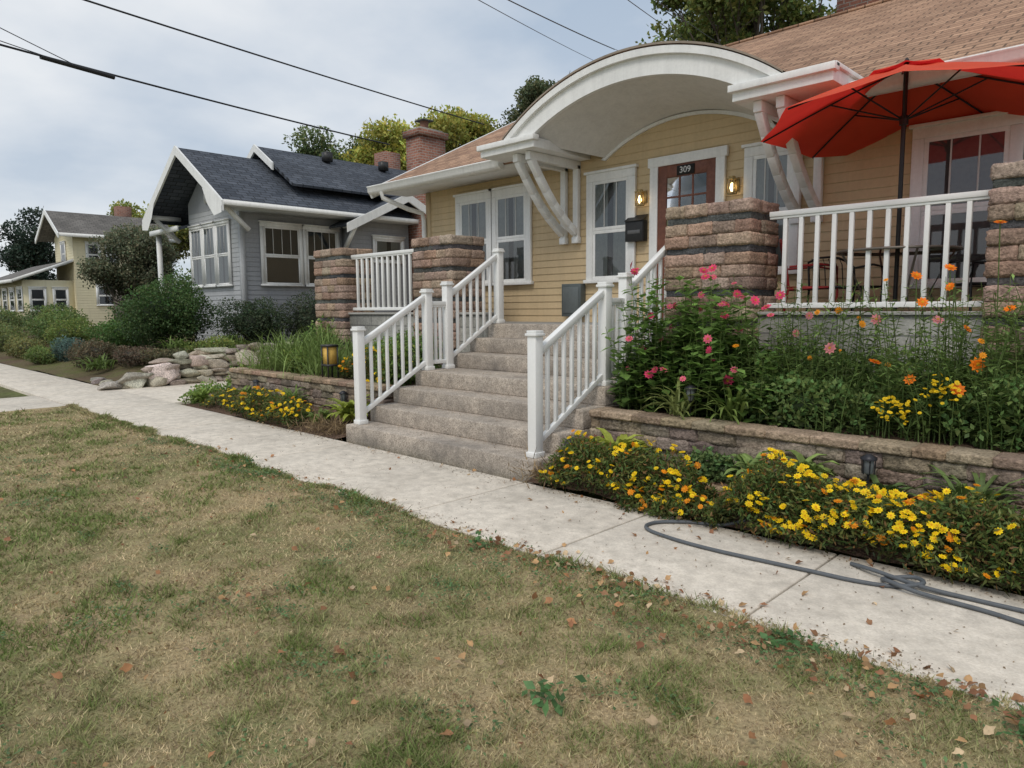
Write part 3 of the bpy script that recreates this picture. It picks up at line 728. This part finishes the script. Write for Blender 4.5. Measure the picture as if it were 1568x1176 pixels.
def stems(xr,yr,zb,hr,n,ls,lc,lw,gap=.08,lean=.12):
    b=B();P=[];Cc=[];Rt=[];Sc=[];tips=[]
    for i in range(n):
        x=random.uniform(*xr);y=random.uniform(*yr);h=random.uniform(*hr);lx=random.gauss(0,lean);ly=random.gauss(-.04,lean)
        pts=[np.array((x+lx*t*t,y+ly*t*t,zb+h*t)) for t in np.linspace(0,1,5)]
        b.tube(pts,[.006,.005,.004,.003,.002],jit((.14,.20,.06),.3),'leaf',4);tips.append(pts[-1])
        t=.1;tone=random.uniform(.75,1.25)
        while t<.98:
            p=np.array((x+lx*t*t,y+ly*t*t,zb+h*t));az=random.uniform(0,6.28)
            for s_ in (0,math.pi):
                d=np.array((math.cos(az+s_),math.sin(az+s_),random.uniform(-.5,.6)));d/=np.linalg.norm(d)
                sd=np.cross(d,(0,0,1));sd/=np.linalg.norm(sd);nn=np.cross(sd,d)
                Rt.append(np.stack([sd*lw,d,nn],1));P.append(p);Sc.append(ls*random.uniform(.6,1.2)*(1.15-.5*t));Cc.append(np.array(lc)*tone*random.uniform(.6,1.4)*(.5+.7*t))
            t+=gap*random.uniform(.7,1.3)/h
    scatter(b,*LEAF,np.array(P),np.array(Sc),np.array(Rt),np.array(Cc),'leaf')
    return b,tips
PK=(.75,.07,.17);CAM=np.array((.4,-.8,.5))
b,t=stems((-4.15,-2.95),(5.6,6.6),.55,(.65,1.3),125,.15,(.15,.255,.06),1.25,.075)
b2,t2=stems((-3.9,-2.5),(5.5,5.8),.55,(.3,.7),55,.14,(.15,.255,.06),1.25,.07)
pk=[(-3.38,6.0,1.86),(-3.33,5.95,1.80),(-3.30,6.02,1.88),(-3.57,5.5,.96),(-3.60,5.45,.92),(-3.03,5.5,1.16),(-4.18,6,1.95),(-4.10,5.95,1.90),(-4.15,6,1.88),(-2.99,5.9,1.64),(-2.72,5.9,1.52),(-2.8,5.85,1.58),(-2.9,5.6,.9),(-3.75,5.7,1.45),(-3.0,5.7,1.45),(-2.6,5.9,1.62),(-3.1,5.9,1.55)]
flowers(b,pk,.05,PK,(.5,.25,.02),jc=.3,nrm=CAM);flowers(b,[p+np.array((0,-.02,.02)) for p in t+t2 if random.random()<.16],.036,(.75,.14,.22),(.45,.2,.03),jc=.4,nrm=CAM)
b.build('zinnia_plant');b2.build('zinnia_plant')
OR=(.90,.22,.01)
b,t=stems((-2.95,-.2),(5.6,6.75),.55,(.45,1.2),250,.11,(.17,.26,.075),.42,.045)
flowers(b,[(-1.23,5.9,1.36),(-1.115,5.7,1.12),(-1.35,5.9,1.66),(-1.38,6.0,1.8),(-1.09,6,2.1),(-1.5,5.6,1.0),(-1.2,5.6,.95),(-1.55,6.0,1.55),(-1.8,5.8,1.1),(-1.0,6,1.5),(-1.6,6.0,1.75)],.048,OR,(.8,.4,.01),nrm=CAM)
flowers(b,[(-1.87,6,1.42),(-1.44,6,1.42),(-2.35,5.9,1.45),(-2.1,5.7,1.2),(-2.5,6.0,1.3)],.045,(.7,.25,.26),(.5,.25,.03),nrm=CAM)
flowers(b,[p for p in t if random.random()<.09],.03,(.85,.33,.015),(.6,.25,.01),nrm=CAM)
for p in [(-1.38,6,1.8),(-1.09,6,2.1),(-1.35,6,1.66),(-1.6,6,1.75)]: b.tube([(p[0]+.05,p[1]+.1,.6),(p[0]+.02,p[1],(p[2]+.6)/2),p],.004,(.14,.2,.06),'leaf',4)
b.build('cosmos_plant')
b,t=stems((-2.2,-.2),(5.5,6.0),.55,(.25,.6),120,.08,(.155,.24,.07),.4,.04)
flowers(b,[(-1.52+random.gauss(0,.07),5.45+random.gauss(0,.04),.80+random.gauss(0,.05)) for _ in range(50)],.017,(.85,.60,.02),(.6,.35,.01))
flowers(b,[(-1.28+random.gauss(0,.06),5.5+random.gauss(0,.04),.94+random.gauss(0,.05)) for _ in range(45)],.017,(.85,.60,.02),(.6,.35,.01))
b.build('goldenrod_plant')
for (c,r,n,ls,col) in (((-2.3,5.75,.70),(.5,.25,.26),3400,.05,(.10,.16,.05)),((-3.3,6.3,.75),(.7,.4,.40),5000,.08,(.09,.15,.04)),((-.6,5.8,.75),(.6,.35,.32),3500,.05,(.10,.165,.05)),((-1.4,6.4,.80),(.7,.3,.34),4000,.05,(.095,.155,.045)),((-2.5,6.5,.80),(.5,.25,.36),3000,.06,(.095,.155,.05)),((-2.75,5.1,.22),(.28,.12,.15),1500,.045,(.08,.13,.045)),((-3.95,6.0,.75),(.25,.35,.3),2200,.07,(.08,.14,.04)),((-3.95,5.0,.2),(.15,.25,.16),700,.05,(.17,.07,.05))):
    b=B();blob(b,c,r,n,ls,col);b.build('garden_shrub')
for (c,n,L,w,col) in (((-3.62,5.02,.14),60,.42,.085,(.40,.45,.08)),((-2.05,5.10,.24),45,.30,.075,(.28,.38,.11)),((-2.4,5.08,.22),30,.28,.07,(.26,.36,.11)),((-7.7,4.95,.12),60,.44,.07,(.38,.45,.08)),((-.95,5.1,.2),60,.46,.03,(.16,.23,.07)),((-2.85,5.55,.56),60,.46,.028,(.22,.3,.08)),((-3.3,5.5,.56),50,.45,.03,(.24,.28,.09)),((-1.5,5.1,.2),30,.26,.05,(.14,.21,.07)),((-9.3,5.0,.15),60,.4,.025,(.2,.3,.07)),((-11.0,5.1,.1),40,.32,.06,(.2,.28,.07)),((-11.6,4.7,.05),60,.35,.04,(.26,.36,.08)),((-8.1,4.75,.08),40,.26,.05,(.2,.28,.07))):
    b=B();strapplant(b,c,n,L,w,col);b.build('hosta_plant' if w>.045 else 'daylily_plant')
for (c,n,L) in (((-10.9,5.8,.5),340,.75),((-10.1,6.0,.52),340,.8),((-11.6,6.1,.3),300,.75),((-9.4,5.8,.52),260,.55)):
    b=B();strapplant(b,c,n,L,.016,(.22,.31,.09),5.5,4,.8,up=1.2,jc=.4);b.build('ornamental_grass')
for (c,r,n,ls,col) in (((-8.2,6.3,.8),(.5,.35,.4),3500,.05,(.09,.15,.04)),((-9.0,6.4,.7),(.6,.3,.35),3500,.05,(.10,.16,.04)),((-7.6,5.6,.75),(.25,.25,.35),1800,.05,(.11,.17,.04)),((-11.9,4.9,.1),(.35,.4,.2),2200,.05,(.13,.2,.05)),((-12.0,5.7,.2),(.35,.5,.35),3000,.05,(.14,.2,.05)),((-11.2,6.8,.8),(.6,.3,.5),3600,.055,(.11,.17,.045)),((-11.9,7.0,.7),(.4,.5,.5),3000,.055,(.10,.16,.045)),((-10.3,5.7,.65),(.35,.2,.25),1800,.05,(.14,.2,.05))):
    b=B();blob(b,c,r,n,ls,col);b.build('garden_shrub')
b=B()
for cx0,cy0 in ((-4.05,4.55),(-7.5,4.6),(-7.9,4.55)):
    k=260;P=np.stack([R.normal(cx0,.14,k),R.normal(cy0,.1,k),R.uniform(.03,.14,k)],1)
    scatter(b,[(0,0,0),(.03,.5,.03),(0,1,0),(-.03,.5,.03)],[(0,1,2,3)],P,R.uniform(.08,.2,k),rrot(k),np.array((.30,.215,.12))*R.uniform(.5,1.4,k)[:,None],'leaf')
b.build('dried_clippings')
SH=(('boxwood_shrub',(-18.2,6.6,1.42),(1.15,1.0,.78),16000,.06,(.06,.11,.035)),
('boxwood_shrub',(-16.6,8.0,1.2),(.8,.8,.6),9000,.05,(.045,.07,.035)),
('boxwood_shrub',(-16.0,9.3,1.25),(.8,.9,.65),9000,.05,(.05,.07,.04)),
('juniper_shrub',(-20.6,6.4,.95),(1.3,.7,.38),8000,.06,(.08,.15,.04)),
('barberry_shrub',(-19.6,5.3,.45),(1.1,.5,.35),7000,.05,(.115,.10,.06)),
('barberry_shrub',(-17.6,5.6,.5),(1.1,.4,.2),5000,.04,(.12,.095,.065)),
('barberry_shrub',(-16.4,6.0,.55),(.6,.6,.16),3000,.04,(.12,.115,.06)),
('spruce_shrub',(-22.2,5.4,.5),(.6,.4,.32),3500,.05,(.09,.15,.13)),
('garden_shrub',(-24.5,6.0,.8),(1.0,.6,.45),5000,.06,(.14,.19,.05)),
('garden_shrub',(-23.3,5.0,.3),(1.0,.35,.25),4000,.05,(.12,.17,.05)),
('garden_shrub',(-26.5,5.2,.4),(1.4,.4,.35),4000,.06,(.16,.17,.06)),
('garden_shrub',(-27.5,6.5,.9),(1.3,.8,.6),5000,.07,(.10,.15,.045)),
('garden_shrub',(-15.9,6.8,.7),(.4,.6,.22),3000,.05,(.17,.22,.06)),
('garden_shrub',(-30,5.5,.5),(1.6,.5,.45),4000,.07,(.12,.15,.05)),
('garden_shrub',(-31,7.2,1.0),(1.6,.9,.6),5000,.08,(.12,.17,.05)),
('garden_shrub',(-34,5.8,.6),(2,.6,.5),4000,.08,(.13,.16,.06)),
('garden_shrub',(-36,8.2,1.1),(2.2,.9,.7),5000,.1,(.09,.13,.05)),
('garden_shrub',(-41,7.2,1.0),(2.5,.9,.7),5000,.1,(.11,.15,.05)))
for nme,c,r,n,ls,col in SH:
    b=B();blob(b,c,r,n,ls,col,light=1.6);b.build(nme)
b=B()
for c in ((-16.6,6.2,.6),(-16.2,7.2,.65),(-23.3,5.6,.45),(-18.3,5.0,.2)): strapplant(b,c,80,.5,.03,(.18,.26,.07),3)
b.build('daylily_plant')

# ------------------------------------------------------------------ trees
def tree(name,base,clumps,col,nl,ls,trunk=.25,jc=.3,inner=.15,bark=(.10,.085,.07)):
    e=empty(name,base);b=B();base=np.array(base,float)
    cs=np.array([c[0] for c in clumps]);top=cs.mean(0);top[2]=cs[:,2].min()
    fork=base*.5+np.array((top[0],top[1],top[2]))*.5
    b.tube([base-(0,0,.1),base*.7+fork*.3,fork],[trunk*1.3,trunk,trunk*.8],bark,'bark',10)
    for c,r in clumps:
        c=np.array(c);mid=(fork+c)/2+R.normal(0,.2,3);b.tube([fork,mid,c],[trunk*.45,trunk*.25,trunk*.08],bark,'bark',6)
        for _ in range(5):
            q=c+R.normal(0,.45,3)*r;b.tube([c*.7+mid*.3,q],[trunk*.13,trunk*.04],bark,'bark',4)
    b.build('trunk_and_limbs',e)
    b=B()
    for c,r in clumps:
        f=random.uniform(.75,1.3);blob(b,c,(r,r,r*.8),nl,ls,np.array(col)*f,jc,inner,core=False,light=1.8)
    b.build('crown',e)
def clumps(c,R3,n,r0,r1):
    out=[]
    for i in range(n):
        d=R.normal(size=3);d/=np.linalg.norm(d);k=R.random()**.4
        out.append((np.array(c)+d*np.array(R3)*k,random.uniform(r0,r1)))
    return out
tree('shade_tree',(-11.2,23.8,0),clumps((-11.2,23.8,11.9),(3.8,3.5,2.3),36,.6,1.2),(.17,.215,.06),900,.17,.2)
tree('maple_tree',(-31,25.5,0),clumps((-31,25.5,9.6),(3.6,3.6,2.3),32,.8,1.4),(.26,.27,.06),1500,.2,.35)
tree('oak_tree',(-24,27,0),clumps((-24,27,10.6),(1.9,1.9,1.6),20,.6,1.0),(.085,.105,.05),1300,.15,.3)
tree('maple_tree',(-39.5,25,0),clumps((-39.5,25,9.4),(4.2,3.4,2.4),36,.9,1.5),(.095,.13,.05),1500,.2,.35)
tree('maple_tree',(-47,30,0),clumps((-47,30,9.4),(4.6,3.4,2.4),32,1.,1.5),(.11,.14,.05),1200,.25,.35)
tree('crabapple_tree',(-29.1,9.3,.6),clumps((-29.1,9.3,3.4),(1.25,1.25,1.4),30,.4,.75),(.11,.125,.075),1000,.1,.1)
tree('maple_tree',(-70,24,0),clumps((-70,24,8.6),(4,4,2.2),18,1,1.8),(.2,.22,.06),900,.3,.4)
tree('spruce_tree',(-78,16,0),clumps((-78,16,6),(2.2,2.2,5),26,1,1.6),(.03,.05,.035),700,.25,.3)
b=B()
for i in range(60):
    t=i/59;c=np.array((-120+150*t,62+8*math.sin(i*1.7),4+1.5*math.sin(i*2.3)));blob(b,c,(3.5,3,3.5),500,.5,np.array((.07,.10,.04))*random.uniform(.7,1.3),core=False)
for i in range(30):
    t=i/29;c=np.array((-130+20*math.sin(i),-5+70*t,3.5+1*math.sin(i*2.3)));blob(b,c,(3.5,3,3.5),500,.5,np.array((.08,.11,.045))*random.uniform(.7,1.3),core=False)
for i in range(16):
    c=np.array((-36-1.6*i,20+2*math.sin(i*2.1),2.2+.6*math.sin(i*1.3)));blob(b,c,(1.8,1.4,1.9),800,.22,np.array((.08,.115,.045))*random.uniform(.7,1.3),core=True)
b.build('distant_trees')

# ------------------------------------------------------------------ neighbour house (gray)
nh=empty('gray_bungalow_house',(-20,12,.6));g1=(.46,.47,.48);g2=(.31,.32,.34)
XE=-17.65;XG=-19.35;HW=2.6;ZP=5.72;SL=.63;XF=-20.85
b=B()
b.box(XF,XE,8.27,9.6,.5,4.2,g1,'gsiding');b.box(-24,XE,9.6,17,.5,4.2,g1,'gsiding')
b.T=Tf(8.27);boards(b,XF,XE,.6,4.25,.12,g1,'gsiding');b.T=Ts(XE);boards(b,8.27,17,.6,4.25,.12,g2,'gsiding')
b.T=None;b.box(XE-.08,XE+.04,8.23,8.35,.6,4.2,g1,'gsiding')
b.add([(XF,8.26,4.2),(XE,8.26,4.2),(XE,8.26,4.4),(XG,8.26,5.55),(XF,8.26,4.5)],[(0,1,2,3,4)],g2,'gsiding')
b.box(XE,-17.2,11.2,14.4,.6,4.1,g2,'gsiding');b.T=Ts(-17.2);boards(b,11.2,14.4,.6,4.1,.12,g2,'gsiding')
b.build('walls',nh)
b=B()
for y0,y1,dz,hw in ((7.45,17.6,0,HW),(9.6,17.6,.36,2.0)):
    for sx in (1,-1):
        x1=XG+sx*hw
        b.slab([(XG,y0,ZP+dz),(x1,y0,ZP+dz-SL*hw),(x1,y1,ZP+dz-SL*hw),(XG,y1,ZP+dz)],.07,(1,1,1),'roof_dark')
for sy in (1,-1):
    b.slab([(-19.3,12.75,4.78),(-16.6,12.75,4.78),(-16.6,12.75+sy*2.0,3.8),(-19.3,12.75+sy*2.0,3.8)],.06,(1,1,1),'roof_dark')
b.slab([(-22.9,9.7,4.4),(-20.8,9.7,4.4),(-20.8,7.95,3.86),(-22.9,7.95,3.86)],.08,(1,1,1),'roof_dark')
b.build('roof',nh)
b=B()
def barge(p0,p1,drop):
    b.slab([p0,p1,(p1[0],p1[1]+.05,p1[2]),(p0[0],p0[1]+.05,p0[2])],drop,W,'white',nrm=(0,0,1))
for y,dz,hw,dr in ((7.40,0,HW+.03,.24),(9.55,.36,1.0,.2)):
    for sx in (1,-1): barge((XG,y,ZP+.04+dz),(XG+sx*hw,y,ZP+.04+dz-SL*hw),dr)
ez=ZP-SL*HW;ex=XG+HW
b.beam((ex+.03,7.45,ez-.02),(ex+.03,17.6,ez-.02),.05,.12,W,'white');b.box(XE,ex,7.5,17.6,ez-.08,ez-.06,(.5,.5,.5),'white')
for sx in (1,-1):
    x=XG+sx*2.2;b.beam((x,7.46,4.15),(x,8.3,4.15),.1,.12,W,'white');b.beam((x,7.6,4.1),(x,8.25,3.5),.09,.1,W,'white')
    b.poly([(XG+sx*1.6,7.39,ZP-SL*1.6-.2),(XG+sx*2.63,7.39,ez-.1),(XG+sx*2.63,7.39,ez-.26),(XG+sx*2.2,7.39,ez-.30),(XG+sx*1.85,7.39,ez+.02)],W,'white')
for sy in (1,-1):
    b.slab([(-16.59,12.75,4.81),(-16.54,12.75,4.81),(-16.54,12.75+sy*2.05,3.82),(-16.59,12.75+sy*2.05,3.82)],.24,W,'white',nrm=(0,0,1))
    y=12.75+sy*1.75;b.beam((-16.6,y,3.8),(-17.2,y,3.8),.09,.1,W,'white');b.beam((-16.65,y,3.75),(-17.17,y,3.2),.09,.09,W,'white')
b.beam((-22.9,7.92,3.82),(-20.8,7.92,3.82),.06,.14,W,'white')
for x in (-22.7,): b.box(x-.06,x+.06,8.02,8.14,.6,3.78,W,'white')
b.build('trim',nh)
b=B();b.T=Tf(8.24)
for u in (-20.72,-19.88,-19.04): window(b,u,u+.84,2.2,3.85,'curtain',3,.09)
b.box(-19.6,-19.1,0,.05,4.4,4.8,W,'white')
b.T=Ts(XE+.03);window(b,8.75,9.95,2.2,3.78,'dark',4,.1);window(b,9.97,11.1,2.2,3.78,'dark',4,.1)
b.T=Ts(-17.17);window(b,11.9,13.0,2.9,3.6,'curtain',0,.09,False)
b.build('windows',nh)
b=B();b.box(-17.2,-16.55,13.2,14.15,.5,6.5,(1,1,1),'brick');b.box(-17.27,-16.48,13.13,14.22,6.5,6.68,(1,1,1),'brick');b.box(-17.15,-16.6,13.25,14.1,6.68,6.75,(.3,.28,.25),'concrete')
b.tube([(-16.9,13.65,6.7),(-16.9,13.65,7.0)],.13,(.2,.1,.07),'plain',10);b.box(-17.1,-16.7,13.45,13.85,7.0,7.03,(.1,.1,.1),'plain')
b.box(-23.1,-22.4,16.2,16.9,4,7.4,(1,1,1),'brick');b.build('chimney',nh)
b=B()
for y in (11.5,13.5,15): b.box(XG+.3,XG+.5,y,y+.25,ZP+.15,ZP+.42,(.05,.05,.05),'metal')
b.build('roof_vents',nh)

# ------------------------------------------------------------------ far yellow house
fh=empty('yellow_house',(-50,14,.6));yc=(.80,.72,.50);xe=-46.6;xw=-50.4;xg=-48.5
b=B();b.box(xw,xe,11.9,17,.4,5.9,yc,'siding');b.T=Ts(xe);boards(b,11.9,17,.5,5.9,.15,yc,'siding');b.T=Tf(11.9);boards(b,xw,xe,.5,5.9,.15,yc,'siding');b.T=None
b.add([(xw,11.9,5.9),(xe,11.9,5.9),(xg,11.9,7.1)],[(0,1,2)],yc,'siding')
b.box(-56,xe-.4,9.4,11.9,.4,3.3,(.74,.67,.46),'siding');b.box(xe,xe+.5,13.8,15.2,.4,3.0,(.15,.13,.11),'plain');b.build('walls',fh)
b=B()
for sx in (1,-1): b.slab([(xg,11.1,7.35),(xg+sx*2.5,11.1,5.85),(xg+sx*2.5,17.6,5.85),(xg,17.6,7.35)],.12,(1,1,1),'roof_far')
b.slab([(-56.3,8.9,3.3),(-46.7,8.9,3.3),(-46.7,11.9,4.5),(-56.3,11.9,4.5)],.1,(1,1,1),'roof_far');b.build('roof',fh)
b=B()
for sx in (1,-1): b.slab([(xg,11.02,7.4),(xg,11.08,7.4),(xg+sx*2.55,11.08,5.87),(xg+sx*2.55,11.02,5.87)],.26,W,'white',nrm=(0,0,1))
b.beam((-46.7,8.85,3.22),(-56.3,8.85,3.22),.1,.18,W,'white');b.beam((-46.67,8.9,3.25),(-46.67,11.9,4.45),.1,.16,W,'white');b.beam((xg+2.55,11.1,5.8),(xg+2.55,17.6,5.8),.08,.2,W,'white')
b.build('trim',fh)
b=B();b.T=Ts(xe+.03);window(b,12.5,13.3,4.2,5.5,'dark',0,.12);window(b,13.5,14.2,4.4,5.4,'dark',0,.12);window(b,12.9,14.4,1.9,3.1,'dark',0,.12);window(b,15.2,16.4,4.2,5.4,'dark',0,.12)
b.T=Ts(xe-.37);window(b,9.65,10.5,1.6,2.9,'dark',0,.1);window(b,10.8,11.6,1.6,2.9,'dark',0,.1);b.T=Tf(11.87);window(b,-49,-48,4.3,5.6,'dark',0,.12)
b.T=Tf(9.37)
for x in np.arange(-55.8,-48,1.9): window(b,x,x+1.2,1.6,2.9,'dark',2,.08)
b.build('windows',fh)
b=B();b.box(-49.4,-48.7,15,15.8,6.4,8.0,(1,1,1),'brick');b.build('chimney',fh)

# ------------------------------------------------------------------ wires
def wire(p0,p1,r,sag,extra=0.):
    p0=np.array(p0,float);p1=np.array(p1,float);b=B();a=p0-(p1-p0)*extra
    pts=[a*(1-t)+p1*t-np.array((0,0,sag*4*t*(1-t))) for t in np.linspace(0,1,24)]
    b.tube(pts,r,(.015,.015,.017),'rubber',5);return b
wire((-14,4,6.9),(-16.5,15.7,7.2),.018,.12,1.0).build('power_line')
b=wire((-17.4,3.35,6.95),(-20.2,14.8,7.05),.024,.18,1.0)
p0=np.array((-17.4,3.35,6.95));p1=np.array((-20.2,14.8,7.05))
b.tube([p0+(p1-p0)*.07-(0,0,.2),p0+(p1-p0)*.2-(0,0,.22)],.05,(.02,.02,.02),'rubber',8)
b.build('power_line')
for i,dz in enumerate((.15,-.12)): wire((-17.4,3.35,7.0+dz),(-17.9,5.0,6.78),.01,.03,2.).build('power_line')
for p,q in (((-7.64,7.2,5.88),(-12.9,16.6,8.45)),((-7.35,7.5,5.88),(-12.5,17,8.75)),((-6.16,8.67,5.88),(-10.8,18.7,8.75)),((-5.9,8.9,5.9),(-10.2,19,8.75)),((-7.3,7.6,5.85),(-12.35,17.1,8.68))):
    wire(p,q,.006,.05,.6).build('service_wire')

# ------------------------------------------------------------------ hose
b=B();hc=(.105,.115,.125)
def smooth(pts,k=8):
    P=[np.array(p,float) for p in pts];P=[P[0]]+P+[P[-1]];o=[]
    for i in range(1,len(P)-2):
        for t in np.linspace(0,1,k,endpoint=False):
            a,b_,c,d=P[i-1:i+3];o.append(.5*((2*b_)+(-a+c)*t+(2*a-5*b_+4*c-d)*t*t+(-a+3*b_-3*c+d)*t**3))
    o.append(P[-1]);return o
z=.026
b.tube(smooth([(-2.2,4.6,.05),(-2.31,4.43,z),(-2.52,4.33,z),(-2.68,4.17,z),(-2.66,4.02,z),(-2.45,3.95,z),(-2.1,3.93,z),(-1.53,3.98,z),(-1.30,4.00,z),(-1.12,4.06,z),(-1.0,4.15,z+.02),(-1.05,4.22,z+.02),(-1.15,4.20,z),(-1.19,4.13,z),(-1.13,4.05,z+.025),(-.98,4.03,z+.01),(-.7,4.03,z),(-.3,3.98,z),(1,4.0,z)]),.0125,hc,'rubber',8)
b.tube(smooth([(-1.4,4.26,z),(-1.25,4.18,z+.02),(-1.0,4.13,z+.01),(-.8,4.15,z),(-.5,4.16,z),(0,4.18,z),(1,4.2,z)]),.0125,hc,'rubber',8)
b.build('garden_hose',smooth=True)
for x,y,z0 in ((-3.95,4.75,.08),(-1.6,5.12,.22),(-8.2,5.15,.15),(-10.6,5.1,.15),(-3.2,5.5,.55)):
    b=B();k=(.03,.03,.035);b.tube([(x,y,z0-.05),(x,y,z0+.16)],.008,k,'metal',6);b.tube([(x,y,z0+.16),(x,y,z0+.17),(x,y,z0+.26)],[.02,.035,.038],(.25,.27,.28),'metal',10)
    for a in np.linspace(0,6.28,7)[:-1]: b.tube([(x+.04*math.cos(a),y+.04*math.sin(a),z0+.16),(x+.045*math.cos(a),y+.045*math.sin(a),z0+.27)],.004,k,'metal',4)
    b.tube([(x,y,z0+.26),(x,y,z0+.275),(x,y,z0+.30)],[.055,.055,.015],k,'metal',12);b.build('solar_path_light')
b=B();x,y=-9.0,5.45;b.box(x-.07,x+.07,y-.07,y+.07,.75,1.0,(.75,.48,.12),'plain');b.box(x-.09,x+.09,y-.09,y+.09,1.0,1.03,(.05,.05,.05),'metal');b.box(x-.09,x+.09,y-.09,y+.09,.72,.75,(.05,.05,.05),'metal')
for dx in(-.08,.08):
    for dy in(-.08,.08): b.box(x+dx-.008,x+dx+.008,y+dy-.008,y+dy+.008,.5,1.0,(.05,.05,.05),'metal')
b.build('garden_lantern')

# ------------------------------------------------------------------ world, sun, camera
w=bpy.data.worlds.new('World');scene.world=w;w.use_nodes=True;nt=w.node_tree;nt.nodes.clear()
out=nt.nodes.new('ShaderNodeOutputWorld')
sky=nt.nodes.new('ShaderNodeTexSky');sky.sky_type='NISHITA';sky.sun_disc=False
el=math.radians(50);sd=Vector((.25,-.75,0)).normalized()
sky.sun_elevation=el;sky.sun_rotation=math.atan2(sd.x,sd.y)
b1=nt.nodes.new('ShaderNodeBackground');nt.links.new(sky.outputs[0],b1.inputs[0]);b1.inputs[1].default_value=.12
tc=nt.nodes.new('ShaderNodeTexCoord');sp=nt.nodes.new('ShaderNodeSeparateXYZ');nt.links.new(tc.outputs['Generated'],sp.inputs[0])
zc=mathn(nt,'MAXIMUM',sp.outputs[2],.0);den=mathn(nt,'ADD',zc,.22)
cb=nt.nodes.new('ShaderNodeCombineXYZ');nt.links.new(mathn(nt,'DIVIDE',sp.outputs[0],den),cb.inputs[0]);nt.links.new(mathn(nt,'DIVIDE',sp.outputs[1],den),cb.inputs[1])
nz=noise(nt,cb.outputs[0],1.1,6,.5)
cl=mixc(nt,maprange(nt,nz,.36,.62,0,1),(.43,.53,.66),(.87,.895,.92))
hz=maprange(nt,zc,0,.45,1,0);cl=mixc(nt,mathn(nt,'MULTIPLY',hz,.45),cl,(.86,.875,.89))
b2=nt.nodes.new('ShaderNodeBackground');nt.links.new(cl,b2.inputs[0]);b2.inputs[1].default_value=1.0
mx=nt.nodes.new('ShaderNodeMixShader');mx.inputs[0].default_value=.9
nt.links.new(b1.outputs[0],mx.inputs[1]);nt.links.new(b2.outputs[0],mx.inputs[2]);nt.links.new(mx.outputs[0],out.inputs[0])
sl=bpy.data.lights.new('sun','SUN');sl.energy=1.45;sl.angle=math.radians(22);sl.color=(1,.94,.86)
so=bpy.data.objects.new('sun',sl);scene.collection.objects.link(so)
dirv=Vector((sd.x*math.cos(el),sd.y*math.cos(el),math.sin(el)));so.rotation_euler=(-dirv).to_track_quat('-Z','Y').to_euler();so.location=(0,-5,12)
cam=bpy.data.cameras.new('camera');cam.sensor_width=36;cam.lens=24.96;cam.clip_end=2000;cam.clip_start=.05
co=bpy.data.objects.new('camera',cam);scene.collection.objects.link(co);co.location=(0,0,1.53)
Mx=Matrix.Rotation(math.radians(44.4),4,'Z')@Matrix.Rotation(math.radians(90-6.1),4,'X')@Matrix.Rotation(math.radians(-.44),4,'Z')
co.rotation_euler=Mx.to_euler();scene.camera=co
scene.view_settings.view_transform='Standard';scene.view_settings.look='None';scene.view_settings.exposure=0
